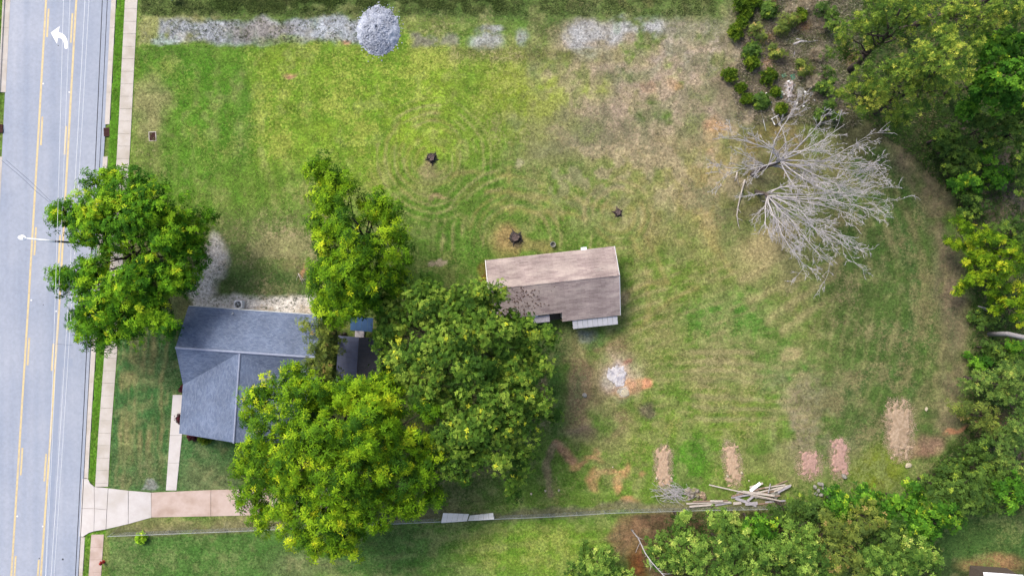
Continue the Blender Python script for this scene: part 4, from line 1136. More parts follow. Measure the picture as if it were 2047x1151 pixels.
def leaves(pos, nrm, cols, k, Lf, Wf, rng, elev=(.0, .6), droop=.15):
    """k leaves round every sprig; returns verts, quads, colours"""
    n = len(pos)
    ref = np.where(np.abs(nrm[:, 2:3]) < .9, np.array([[0, 0, 1.0]]), np.array([[1.0, 0, 0]]))
    a = unit(np.cross(nrm, ref)); b_ = np.cross(nrm, a)
    th = (np.arange(k)[None, :] * 2 * np.pi / k + rng.uniform(0, 6.28, (n, 1)) + rng.normal(0, .25, (n, k)))
    el_ = rng.uniform(elev[0], elev[1], (n, k))
    rad = np.cos(th)[..., None] * a[:, None, :] + np.sin(th)[..., None] * b_[:, None, :]
    d = np.cos(el_)[..., None] * rad + np.sin(el_)[..., None] * nrm[:, None, :]
    side = np.cross(d, nrm[:, None, :]); side /= np.maximum(np.linalg.norm(side, axis=2, keepdims=True), 1e-9)
    ln = (Lf * rng.uniform(.65, 1.25, (n, k)))[..., None]; wd = (Wf * rng.uniform(.7, 1.2, (n, k)))[..., None]
    base = pos[:, None, :] + d * ln * .08
    tip = base + d * ln; tip[..., 2] -= (droop * ln[..., 0])
    mid = base + d * ln * .5
    l_ = mid + side * wd * .5; r_ = mid - side * wd * .5
    V = np.stack([base, l_, tip, r_], 2).reshape(-1, 3)
    q = np.arange(len(V)).reshape(-1, 4)
    jit = rng.normal(1, .10, (n, k, 1))
    C = np.repeat((cols[:, None, :] * jit)[:, :, None, :], 4, 2).reshape(-1, 3)
    return V, q, np.clip(C, .004, .8)

def lobe_sprigs(lobes, rng, sub_r, n_sub_k, n_sp, up_bias=.25, squash=.8):
    P_, N_, U_ = [], [], []
    for (cx_, cy_, cz_, r) in lobes:
        ns = max(4, int(n_sub_k * r * r))
        d = unit(rng.normal(size=(ns, 3)) + np.array([0, 0, up_bias + .35]))
        rr_ = r * rng.uniform(.35, .92, (ns, 1))
        c_ = np.array([[cx_, cy_, cz_]]) + d * rr_ * np.array([[1, 1, squash]])
        sr = sub_r * rng.uniform(.6, 1.25, ns)
        tone = rng.normal(0, 1, ns)
        m = n_sp
        dd = unit(rng.normal(size=(ns, m, 3)).reshape(-1, 3) + np.array([0, 0, up_bias + .3])).reshape(ns, m, 3)
        p = c_[:, None, :] + dd * (sr[:, None] * rng.uniform(.45, 1.0, (ns, m)))[..., None]
        nn = unit((dd * .8 + d[:, None, :] * .35 + np.array([0, 0, .45]) + rng.normal(0, .25, (ns, m, 3))).reshape(-1, 3))
        P_.append(p.reshape(-1, 3)); N_.append(nn); U_.append(np.repeat(tone, m))
    return np.concatenate(P_), np.concatenate(N_), np.concatenate(U_)

STY = {
    # leaf count, length, width, elevation range, droop, sub-clump radius, sub density, sprigs per clump, colours (dark, mid, light, tip), tip share
    'pecan': dict(k=8, L=.40, W=.105, el=(-.1, .5), dr=.25, sr=1.0, nk=1.5, ns=17, c=((54, 94, 12), (106, 150, 20), (162, 194, 34), (200, 212, 40)), tip=.03),
    'street': dict(k=8, L=.34, W=.11, el=(-.1, .5), dr=.22, sr=.95, nk=1.8, ns=17, c=((50, 98, 14), (98, 152, 24), (154, 196, 38), (196, 212, 44)), tip=.03),
    'oak': dict(k=8, L=.25, W=.12, el=(-.1, .5), dr=.2, sr=.95, nk=1.7, ns=21, c=((52, 84, 26), (92, 128, 40), (142, 168, 62), (200, 208, 58)), tip=.015),
    'olive': dict(k=7, L=.30, W=.10, el=(-.1, .5), dr=.25, sr=.8, nk=1.7, ns=12, c=((84, 104, 48), (114, 132, 56), (144, 156, 66), (170, 150, 90)), tip=.04),
    'maple': dict(k=6, L=.30, W=.17, el=(-.1, .4), dr=.2, sr=.8, nk=1.9, ns=14, c=((46, 88, 22), (80, 132, 34), (124, 172, 48), (182, 204, 58)), tip=.03),
    'pine': dict(b=1.4, k=12, L=.26, W=.05, el=(-.1, 1.1), dr=.05, sr=.62, nk=2.2, ns=13, c=((60, 88, 34), (104, 132, 48), (164, 176, 68), (204, 206, 88)), tip=.05),
    'pinegreen': dict(b=1.3, k=12, L=.26, W=.05, el=(-.1, 1.1), dr=.05, sr=.62, nk=2.2, ns=13, c=((72, 102, 48), (106, 136, 60), (144, 168, 78), (176, 186, 88)), tip=.04),
    'wood': dict(k=7, L=.28, W=.11, el=(-.1, .6), dr=.15, sr=.72, nk=2.0, ns=13, c=((62, 96, 36), (104, 140, 54), (154, 184, 80), (190, 204, 100)), tip=.04),
    'dark': dict(k=7, L=.27, W=.12, el=(-.1, .6), dr=.15, sr=.7, nk=2.2, ns=12, c=((58, 86, 36), (80, 110, 44), (108, 138, 54), (150, 172, 60)), tip=.03),
    'cedar': dict(k=9, L=.30, W=.08, el=(.0, .8), dr=.1, sr=.55, nk=2.6, ns=14, c=((62, 96, 18), (110, 150, 28), (168, 194, 40), (206, 214, 54)), tip=.08),
    'sapling': dict(b=1.7, k=8, L=.22, W=.09, el=(.0, .6), dr=.1, sr=.3, nk=9, ns=12, c=((110, 150, 30), (140, 180, 40), (176, 204, 54), (206, 216, 60)), tip=.05),
    'shrub': dict(b=.85, k=9, L=.24, W=.06, el=(.2, 1.2), dr=.0, sr=.35, nk=7.0, ns=13, c=((66, 96, 28), (100, 132, 34), (136, 162, 44), (170, 184, 60)), tip=.04),
    'redshrub': dict(k=7, L=.12, W=.07, el=(.0, .9), dr=.0, sr=.22, nk=16, ns=14, c=((58, 28, 36), (80, 36, 46), (104, 48, 58), (120, 56, 60)), tip=.02),
    'straw': dict(k=10, L=.34, W=.03, el=(.2, 1.3), dr=.0, sr=.4, nk=6, ns=12, c=((150, 136, 112), (184, 172, 146), (210, 198, 172), (220, 210, 190)), tip=.05),
}
LEAFK = 1.48
DENS = 2.1; LOBE = 1.05

def foliage_mesh(name, lobes, sty, seed, dens=1.0):
    s_ = STY[sty]; rng = np.random.default_rng(seed)
    p, n_, t = lobe_sprigs(lobes, rng, s_['sr'], s_['nk'] * dens * DENS, s_['ns'])
    c = [np.array(D(*q)) * LEAFK * s_.get('b', 1.0) for q in s_['c']]
    u = np.clip(.40 + .33 * t + rng.normal(0, .2, len(p)), 0, 1)[:, None]
    col = np.where(u < .5, c[0] + (c[1] - c[0]) * u * 2, c[1] + (c[2] - c[1]) * (u - .5) * 2)
    tipm = rng.random(len(p)) < s_['tip'] * np.where(t > 1.3, 7.0, .3)
    col[tipm] = c[3]
    V, q, C = leaves(p, n_, col, s_['k'], s_['L'], s_['W'], rng, s_['el'], s_['dr'])
    return np_mesh(name, V, q, C)

def limb(mb, a, b_, r0, r1, rng, n=5, bow=.08, sides=6):
    a = Vector(a); b_ = Vector(b_); ln = (b_ - a).length
    pts = []; rad = []
    j = Vector((rng.uniform(-1, 1), rng.uniform(-1, 1), rng.uniform(-.4, .6))) * ln * bow
    for i in range(n + 1):
        t = i / n
        q = a.lerp(b_, t) + j * math.sin(math.pi * t)
        if 0 < i < n: q += Vector((rng.uniform(-1, 1), rng.uniform(-1, 1), 0)) * ln * .018
        pts.append(q); rad.append(r0 + (r1 - r0) * t)
    mb.tube(pts, rad, sides)
    return pts

def tree(name, base, lobes_px, sty, label, cat='tree', group=None, seed=1, trunk_r=.28, fork=.45, mat='leaf', dens=1.0, bark='bark', zs_=1.0):
    """base: photo pixel of the trunk foot; lobes_px: (px, py, z, r_px) as seen in the photograph"""
    rng = random.Random(seed)
    lobes_px = [(x, y, z * zs_, r) for x, y, z, r in lobes_px]
    if base is None:
        q_ = [P(x, y, z) for x, y, z, r in lobes_px]
        b0 = sum(q_, Vector()) / len(q_); b0.z = 0
    else:
        b0 = P(*base)
    root = tag(empty(name, (b0.x, b0.y, 0)), label, cat, group)
    lobes = []
    for (x, y, z, r) in lobes_px:
        if z > 5 * zs_: z += rng.uniform(-1.0, .9)
        p = P(x, y, z); lobes.append((p.x - b0.x, p.y - b0.y, z, LOBE * r / S * (H - z) / H))
    me = foliage_mesh('crown', lobes, sty, seed, dens)
    link('crown', me, M[mat], root)
    zf = min(l[2] for l in lobes) * fork
    cx_ = sum(l[0] for l in lobes) / len(lobes); cy_ = sum(l[1] for l in lobes) / len(lobes); zt = max(l[2] for l in lobes)
    mb = MB()
    fk = Vector((cx_ * .25, cy_ * .25, zf)); topv = Vector((cx_, cy_, zt))
    limb(mb, (0, 0, -.15), fk, trunk_r * 1.25, trunk_r * .9, rng, 4, .03, 9)
    mid = limb(mb, fk, topv, trunk_r * .85, trunk_r * .22, rng, 6, .06, 8)
    for (x, y, z, r) in lobes:
        t = rng.uniform(.05, .6); k_ = t * 6; i = int(k_)
        s0 = Vector(mid[i]).lerp(Vector(mid[min(i + 1, 6)]), k_ - i)
        e = Vector((x, y, z - .1 * r))
        if e.z < s0.z: s0 = fk.lerp(Vector(mid[0]), .5)
        l_ = limb(mb, s0, e, trunk_r * .36, .035, rng, 5, .1, 5)
        for _ in range(3):
            i = rng.randint(2, 4)
            limb(mb, l_[i], Vector(l_[i]) + Vector((rng.uniform(-1, 1), rng.uniform(-1, 1), rng.uniform(.0, .8))) * r * .9, .05, .015, rng, 3, .1, 4)
    mb.build('trunk', M[bark], root, True)
    return root

# street tree at the left
tree('broad_tree', (322, 522), [(205, 375, 7.5, 44), (270, 385, 8, 50), (150, 428, 6.5, 42), (128, 430, 6, 26), (215, 430, 9, 58), (305, 415, 8.5, 52), (350, 430, 7.5, 40), (405, 440, 6, 26), (375, 455, 6.5, 36), (330, 480, 9, 46), (372, 520, 7.5, 40), (175, 472, 7.5, 34),
    (140, 555, 6.5, 36), (195, 560, 8, 48), (262, 565, 9.5, 46), (340, 565, 8, 46), (215, 612, 8.5, 54), (290, 618, 8.5, 52), (340, 640, 6.8, 34), (195, 665, 6.5, 42), (232, 672, 6, 30), (170, 680, 5.5, 22), (395, 492, 6.5, 28), (245, 470, 9.5, 40), (285, 520, 7, 20), (120, 545, 6, 20), (205, 515, 7, 24), (300, 545, 8.5, 40), (240, 590, 9, 44), (180, 610, 7.5, 36), (240, 410, 9, 44), (185, 440, 8, 44), (280, 440, 9.5, 48), (350, 470, 8.5, 40), (160, 640, 6, 24), (265, 655, 7, 34), (310, 590, 8.5, 40), (370, 560, 7, 28), (180, 535, 6.5, 30), (235, 350, 6.5, 22)],
    'street', 'broad bright green tree hanging over the street and sidewalk, around the street lamp', seed=21, trunk_r=.3)
# tall slender-leaved trees in the middle
tree('tall_tree', (742, 545), [(637, 335, 10, 30), (660, 360, 11, 40), (692, 368, 11, 28), (640, 400, 10, 32), (672, 410, 12, 40), (640, 455, 10, 36), (685, 450, 12, 34), (655, 500, 11, 42), (700, 490, 12, 36), (750, 400, 9.5, 32), (785, 415, 9, 22), (745, 432, 10, 28), (770, 455, 9.5, 34), (765, 490, 10, 42), (805, 485, 9, 22), (800, 515, 9, 24), (725, 510, 12, 34)],
    'pecan', 'tall narrow-leaved green tree with a forked crown over the lawn', seed=22, trunk_r=.3)
tree('tall_tree', (745, 612), [(645, 548, 10, 34), (700, 545, 12, 46), (670, 570, 12, 44), (735, 560, 12, 44), (770, 548, 10, 34), (640, 580, 9.5, 26), (690, 610, 11, 50), (740, 605, 10.5, 40), (785, 575, 9, 28), (650, 610, 9, 32), (765, 600, 8, 26), (715, 580, 12, 40), (800, 555, 8.5, 22), (670, 535, 11, 34)],
    'pecan', 'round bright green tree joining the gravel strip and the shed roofs', seed=23, trunk_r=.28)
tree('leaning_tree', (690, 668), [(650, 645, 6.5, 30), (640, 670, 6, 28), (655, 680, 7, 30), (648, 700, 6.2, 28), (662, 712, 6.6, 26), (655, 735, 6, 26), (668, 752, 5.6, 24), (612, 655, 5, 14), (635, 690, 6, 26), (625, 720, 5.6, 22), (645, 745, 5.6, 24), (665, 645, 6.5, 24), (650, 620, 6.5, 26)],
    'olive', 'olive-green drooping tree squeezed between the slate roof and the shed', seed=24, trunk_r=.2)
# big yellow-green tree
tree('spreading_tree', (722, 868), [(590, 757, 9.5, 44), (528, 795, 8.5, 44), (612, 795, 11.5, 52), (555, 845, 10.5, 58), (640, 865, 13.5, 66), (715, 800, 12, 54), (775, 805, 11.5, 46), (735, 860, 14, 66), (815, 865, 11.5, 46), (515, 905, 8.5, 46), (590, 930, 12.5, 66), (680, 945, 14, 68), (800, 760, 9, 34), (760, 760, 9, 30), (850, 820, 10, 36), (860, 900, 9.5, 34), (735, 770, 8, 20), (690, 785, 9, 28), (650, 790, 10, 40), (760, 850, 12, 50), (620, 1000, 11.5, 50), (700, 880, 13.5, 50), (540, 940, 10, 44), (640, 1040, 10.5, 40), (720, 985, 12.5, 44), (775, 935, 13, 60), (838, 945, 10.5, 42), (870, 992, 8.5, 28), (515, 980, 8.5, 46), (585, 1010, 11, 56), (670, 1020, 12.5, 62), (755, 1010, 11.5, 56), (825, 1010, 9.5, 36), (640, 1070, 9.5, 46), (700, 1075, 9.5, 44), (590, 1062, 8.5, 30), (535, 1030, 8.5, 36), (488, 935, 7, 24), (680, 1105, 8, 26), (500, 835, 8, 28)],
    'pecan', 'huge spreading yellow-green tree between the slate-roofed house and the wire fence', seed=25, trunk_r=.5, dens=1.0)
# dark green trees
tree('dark_green_tree', (905, 690), [(825, 590, 8.5, 40), (862, 575, 8.5, 30), (785, 640, 9, 40), (770, 680, 8, 32), (862, 630, 11, 56), (940, 605, 10.5, 50), (995, 600, 8.5, 34), (920, 670, 12.5, 60), (850, 700, 11.5, 52), (800, 715, 9, 38), (785, 655, 8, 26), (815, 745, 9, 30), (840, 780, 9.5, 34), (775, 620, 8.5, 30), (985, 660, 11, 52), (1045, 665, 8.5, 44), (1085, 672, 7.5, 30), (890, 600, 9.5, 36), (890, 710, 11.5, 44), (960, 640, 11, 40), (1055, 700, 8.5, 40), (1000, 720, 10, 44), (940, 735, 12, 50), (870, 760, 11, 44), (1020, 625, 7, 20)],
    'oak', 'wide dark green tree overhanging the corner of the brown roof', seed=26, trunk_r=.42)
tree('dark_green_tree', (960, 820), [(960, 785, 12, 52), (1035, 745, 10, 48), (1085, 740, 8, 30), (895, 800, 10.5, 44), (1010, 805, 12, 50), (1075, 800, 8.5, 36), (1095, 830, 7, 22), (1045, 855, 9.5, 44), (965, 855, 12, 54), (895, 870, 11, 44), (1000, 905, 10, 44), (1038, 915, 8, 34), (925, 930, 9.5, 38), (1022, 965, 7, 24), (1025, 985, 6, 16), (955, 895, 10, 40), (880, 935, 9, 30), (850, 905, 9, 30), (930, 825, 11.5, 44), (1000, 855, 11, 40), (1060, 775, 9, 36), (985, 760, 11, 40), (925, 885, 10.5, 40)],
    'oak', 'wide dark green tree with yellow tips facing the ash heap', seed=27, trunk_r=.42)
# red and green shrubs by the porch
def shrub(name, at, r_px, hgt, sty, label, cat='shrub', group=None, seed=1, dens=1.0, mat='leaf', n=5):
    rng = random.Random(seed)
    b0 = P(*at)
    root = tag(empty(name, (b0.x, b0.y, 0)), label, cat, group)
    r = r_px / S
    lob = [(0, 0, hgt * .55, r * .72)] + [(r * .5 * math.cos(6.28 * i / n + seed), r * .5 * math.sin(6.28 * i / n + seed), hgt * rng.uniform(.3, .5), r * rng.uniform(.42, .6)) for i in range(n)]
    me = foliage_mesh('foliage', lob, sty, seed, dens)
    link('foliage', me, M[mat], root)
    mb = MB()
    for i in range(6):
        a = i * 1.05 + seed
        limb(mb, (0, 0, -.05), (r * .45 * math.cos(a), r * .45 * math.sin(a), hgt * .7), .03, .01, rng, 3, .1, 4)
    mb.build('stem', M['bark'], root)
    return root
shrub('red_shrub', (388, 868), 12, 1.0, 'redshrub', 'dark red rounded shrub below the gable end of the slate roof', seed=3)
shrub('red_shrub', (364, 836), 11, .9, 'redshrub', 'dark red rounded shrub beside the white front walk', seed=4)
shrub('red_shrub', (371, 776), 9, .9, 'redshrub', 'dark red shrub tucked against the porch corner by the lawn', seed=5)
shrub('green_shrub', (416, 873), 12, .7, 'shrub', 'low yellow-green shrub beside the red shrub under the gable', seed=6)
shrub('young_tree', (287, 1072), 10, 1.2, 'sapling', 'small bright yellow-green sapling at the near end of the wire fence', 'sapling', seed=7)
# brushy corner
names = [((1467, 68), 19, 1.6, 'bright green bristly shrub, the largest in the brown brush'), ((1499, 128), 15, 1.4, 'round leafy green shrub in the middle of the brown brush'), ((1454, 153), 15, 1.3, 'green bristly shrub at the lawn edge of the brush, below the round one'), ((1532, 158), 17, 1.4, 'tall green shrub beside the teal scraps'), ((1479, 178), 8, .8, 'tiny green shrub between two bristly ones'), ((1491, 200), 11, 1.0, 'small bright green shrub near the pale pole'), ((1480, 10), 20, 1.4, 'wide green shrub at the upper corner of the brush'), ((1508, 6), 14, 1.2, 'green shrub at the upper end of the brush, beside the wide one'), ((1490, 28), 12, 1.0, 'low green shrub below the wide one in the brush'), ((1533, 25), 13, 1.4, 'tall dark green shrub beside the orange soil'), ((1481, 47), 10, .9, 'small yellow-green shrub just above the largest one'), ((1500, 105), 14, 1.0, 'dark grassy shrub just above the round leafy one'), ((1558, 220), 9, .9, 'small green shrub within reach of the bare branches'), ((1596, 34), 12, 1.2, 'green shrub next to the pale dry tufts'), ((1548, 186), 8, .7, 'little dark shrub below the teal scraps'), ((1519, 205), 13, .9, 'dark shrub at the head of the pale pole')]
for i, (at, r, hg, lab) in enumerate(names):
    shrub('brush_shrub', at, r, hg, 'shrub' if i not in (9, 11, 15) else 'dark', lab, group='shrubs in the brown brush', seed=40 + i)
for i, (at, lab) in enumerate((((1604, 16), 'pale dry tuft at the upper end of the brush'), ((1580, 26), 'pale dry tuft beside the green shrub'), ((1632, 10), 'small pale dry tuft by the pines'), ((1642, 52), 'flat pale dry tuft near the grey logs'), ((1630, 112), 'pale dry tuft below the grey logs'), ((1622, 165), 'pale dry tuft right of the white debris'))):
    shrub('dry_tuft', at, 11, .8, 'straw', lab, 'dry tuft', 'dry tufts in the brush', seed=70 + i, mat='dry')

# pines and other trees at the upper right: trunk foot, crown lobes as seen
tree('pine_tree', (1698, 142), [(1682, 75, 9, 26), (1712, 60, 11, 32), (1742, 48, 13, 34), (1765, 20, 14, 34), (1800, 25, 15, 36), (1795, 60, 13, 30), (1830, 15, 15, 28), (1735, 85, 9, 24), (1672, 100, 7, 24), (1700, 110, 7, 22), (1750, -10, 13, 30), (1838, 48, 12, 22)],
     'pine', 'leaning pine with a dark bare trunk and pale yellow-green crown above the brush', seed=51, trunk_r=.3, fork=.7, mat='needle')
tree('pine_tree', (1752, 225), [(1672, 190, 5, 22), (1700, 182, 6, 26), (1728, 165, 9, 32), (1762, 150, 11, 34), (1795, 130, 13, 36), (1835, 110, 15, 38), (1875, 85, 16, 38), (1905, 105, 16, 38), (1945, 85, 15, 26), (1880, 135, 16, 40), (1850, 165, 14, 38), (1805, 180, 12, 36), (1765, 195, 9, 34), (1720, 212, 6, 32), (1790, 225, 8, 32), (1842, 205, 11, 34), (1890, 180, 13, 32), (1925, 140, 14, 28), (1800, 252, 6, 26), (1895, 60, 15, 24)],
     'pine', 'widest golden-green pine leaning over the tips of the bare trees', seed=52, trunk_r=.36, fork=.6, mat='needle')
tree('pine_tree', (1800, 60), [(1880, 25, 14, 34), (1925, 30, 15, 36), (1965, 15, 16, 36), (2010, 12, 16, 36), (1995, 50, 14, 28), (1950, 60, 13, 26), (2035, 30, 15, 26), (1920, 0, 14, 30), (1870, 55, 11, 22)],
     'pine', 'dull olive pine at the upper edge behind the golden one', seed=53, trunk_r=.3, fork=.6, mat='needle')
tree('leafy_tree', (1890, 185), [(1975, 105, 12, 38), (2015, 88, 13, 40), (2045, 110, 12, 36), (1985, 150, 12, 42), (2025, 150, 12, 40), (1960, 190, 9, 34), (2000, 195, 9, 36), (1925, 215, 6, 30), (2040, 190, 9, 30), (1950, 160, 10, 30)],
     'maple', 'bright leafy tree at the edge of the wood beside the golden pine', seed=54, trunk_r=.3)
und = [((1870, 255), 5, [(1875, 268, 3, 24), (1900, 262, 3.5, 26), (1890, 290, 3, 26)], 'dark', 'low dark tree just below the golden pine'),
       ((1905, 300), 4, [(1912, 305, 3, 26), (1932, 325, 3, 24), (1905, 335, 2.5, 22)], 'dark', 'low dark tree at the bend of the brown track'),
       ((1925, 355), 4, [(1925, 352, 2.6, 24), (1905, 370, 2.2, 18), (1945, 372, 2.6, 22)], 'maple', 'small green tree below the bend of the brown track'),
       ((1935, 240), 5, [(1945, 245, 4.5, 32), (1975, 255, 5, 34), (1965, 285, 4, 30)], 'dark', 'dark understory tree below the bright leafy tree'),
       ((1985, 240), 5, [(2010, 235, 5.5, 34), (2035, 245, 6, 34), (2020, 275, 5, 34), (2042, 300, 5, 26)], 'dark', 'deep green understory tree at the border of the pinkish brush'),
       ((1950, 315), 3, [(1955, 318, 2.6, 22), (1975, 312, 2.8, 20)], 'maple', 'small bush-like green tree beside the pinkish brush')]
for i, (bs, _, lb, sty, lab) in enumerate(und):
    tree('understory_tree', None, lb, sty, lab, group='understory trees in the right-hand wood', seed=60 + i, trunk_r=.14)
tree('pine_tree', (1930, 20), [(2035, -45, 16, 30), (2060, -20, 16, 30)], 'pinegreen', 'slim pine at the very corner of the wood', seed=67, trunk_r=.22, fork=.6, mat='needle')
# golden conifer with layered boughs
def boughs(pts, z0, r0):
    return [(x, y, z0 + i * .35, r0) for i, (x, y) in enumerate(pts)]
tree('layered_conifer', (1990, 558), [(1908, 448, 4, 13), (1922, 455, 4.4, 17), (1940, 465, 4.8, 19), (1958, 472, 5.2, 18), (1975, 478, 5.6, 18), (1995, 482, 6, 20), (2012, 495, 6.4, 20), (2024, 512, 6.6, 18), (1898, 482, 2.6, 10), (1912, 486, 3, 13), (1935, 495, 3.6, 18), (1960, 500, 4.4, 18),
    (1934, 522, 3.4, 15), (1952, 518, 4, 17), (1972, 518, 4.8, 18), (1992, 520, 5.6, 20), (2012, 535, 6.4, 18), (2036, 530, 6.6, 18), (1925, 572, 2.6, 12), (1940, 562, 3.2, 15), (1958, 552, 3.8, 16), (1978, 545, 4.6, 18), (2000, 552, 5.6, 18), (1915, 578, 2.2, 9), (1985, 575, 4, 16)],
    'cedar', 'golden-green conifer with layered boughs reaching over the brown track', seed=81, trunk_r=.2, fork=.2, mat='needle')
tree('layered_conifer', (2010, 612), [(2020, 575, 4.5, 18), (2042, 580, 5, 18), (1990, 615, 3.4, 16), (2010, 605, 4, 18), (2032, 612, 4.8, 20), (1985, 595, 3, 12), (2035, 640, 4, 15), (2045, 600, 5, 14)],
    'cedar', 'shorter golden-green conifer just above the bare grey trunk', seed=82, trunk_r=.18, fork=.2, mat='needle')
tree('pine_tree', (1977, 668), [(2270, 690, 18, 40), (2300, 660, 19, 40), (2320, 720, 19, 40), (2340, 690, 20, 36)], 'pinegreen', 'tall pine showing only its bare grey trunk beside the dark ground cover', seed=83, trunk_r=.22, fork=.8, mat='needle', bark='lumber_grey')
# pines at the lower right
tree('pine_tree', None, [(1948, 768, 10, 22), (1965, 752, 11, 22), (1985, 742, 11, 22), (1990, 770, 11, 26), (2015, 755, 12, 24), (1990, 790, 10, 20), (1930, 772, 8, 14)], 'pinegreen', 'grey-green pine with tufted crown above the patch of reddish soil', seed=84, zs_=.36, trunk_r=.22, fork=.6, mat='needle')
tree('pine_tree', None, [(2010, 735, 12, 20), (2035, 735, 13, 26), (2030, 770, 13, 26), (2045, 800, 13, 22), (2020, 800, 12, 24), (2035, 830, 12, 20)], 'pinegreen', 'grey-green pine right of the tufted one, over pale dead branches', seed=85, zs_=.36, trunk_r=.22, fork=.6, mat='needle')
tree('pine_tree', None, [(1918, 812, 8, 18), (1935, 805, 9, 20), (1955, 815, 9.5, 22), (1970, 830, 9, 20), (1945, 832, 9, 20), (1925, 828, 8, 16), (1978, 850, 8, 14), (1955, 845, 8, 16)], 'olive', 'olive pine crown around a pale snag, above the orange soil', seed=86, zs_=.36, trunk_r=.2, fork=.6)
tree('pine_tree', None, [(1985, 858, 10, 20), (2005, 862, 11, 24), (2030, 855, 11, 26), (2010, 890, 11, 28), (2040, 890, 12, 26), (1998, 915, 10, 24), (2030, 925, 11, 28), (2045, 950, 10, 20)], 'pinegreen', 'full green pine at the wood edge below the reddish soil', seed=87, zs_=.36, trunk_r=.24, fork=.6, mat='needle')
low = [((1955, 690), [(1960, 690, 1.4, 18), (1985, 700, 1.8, 20)], 'dark', 'dark low bush below the fallen pale sticks'), ((1990, 715), [(2000, 715, 2, 22), (2025, 705, 2.4, 24)], 'dark', 'dark bush under the bare grey trunk'), ((2010, 690), [(2035, 690, 3, 22)], 'maple', 'leafy bush touching the bare grey trunk'),
       ((1940, 905), [(1945, 905, 2.6, 26), (1965, 895, 3, 26), (1925, 920, 2, 22)], 'dark', 'dark bush beside the orange soil'), ((1950, 940), [(1960, 940, 3, 28), (1985, 950, 3.5, 28)], 'dark', 'dark bush in front of the full green pine'), ((1895, 935), [(1895, 938, 2, 22), (1915, 945, 2.2, 22), (1875, 950, 1.8, 18)], 'dark', 'spreading dark bush between the brown bed and the wood')]
low += [(None, [(1888, 300, 1.6, 20), (1905, 322, 1.8, 20), (1880, 282, 1.4, 16)], 'dark', 'dark bush at the head of the brown track'), (None, [(1945, 398, 1.6, 20), (1925, 392, 1.4, 16), (1962, 412, 1.4, 16)], 'dark', 'dark bush beside the pinkish brush, above the golden conifer'),
        (None, [(1918, 425, 1.0, 14), (1935, 432, 1.2, 14)], 'dark', 'low dark bush at the left tip of the golden conifer'), (None, [(1985, 360, 1.8, 20), (2005, 350, 2.0, 20), (1975, 345, 1.6, 14)], 'maple', 'green bush in the middle of the pinkish brush'), (None, [(2030, 350, 2.2, 22), (2045, 375, 2.2, 20), (2035, 325, 2.4, 20)], 'dark', 'deep green bush at the rim of the pinkish brush'),
        (None, [(2000, 450, 1.8, 18), (2030, 455, 2.0, 22), (2045, 480, 2.2, 18)], 'dark', 'dark bush behind the golden conifer'), (None, [(1960, 650, 1.0, 15), (1945, 630, .8, 12), (1985, 640, 1.2, 14)], 'dark', 'dark bush just below the golden conifer'), (None, [(1950, 720, 1.2, 18), (1970, 728, 1.4, 16)], 'maple', 'small green bush between the two dark ones at the wood edge'),
        (None, [(1650, 150, 1.0, 15), (1662, 170, 1.1, 14), (1642, 175, .9, 11)], 'dark', 'dark bush beneath the leaning pine trunk'), (None, [(1655, 215, .9, 16), (1635, 232, .8, 12), (1672, 235, 1.0, 13)], 'dark', 'dark bush between the bare tree tips and the pines'), (None, [(1655, 30, 1.6, 18), (1640, 18, 1.3, 12), (1668, 48, 1.5, 14)], 'dark', 'dark bush at the upper rim of the brush by the pines'),
        (None, [(1570, 48, .8, 11), (1556, 60, .7, 9), (1583, 40, .9, 9)], 'olive', 'ragged olive bush among the dry tufts'), (None, [(1555, 110, .7, 10), (1542, 98, .6, 8)], 'olive', 'small olive bush below the ragged one'), (None, [(1508, 62, .7, 11), (1520, 75, .6, 8)], 'olive', 'low olive bush beside the largest bristly shrub'), (None, [(1610, 140, .7, 10), (1598, 128, .6, 8)], 'olive', 'low olive bush between the logs and the white debris')]
for i, (bs, lb, sty, lab) in enumerate(low):
    tree('wood_bush', None, lb, sty, lab, 'bush', 'bushes along the wood edge', seed=90 + i, trunk_r=.07)
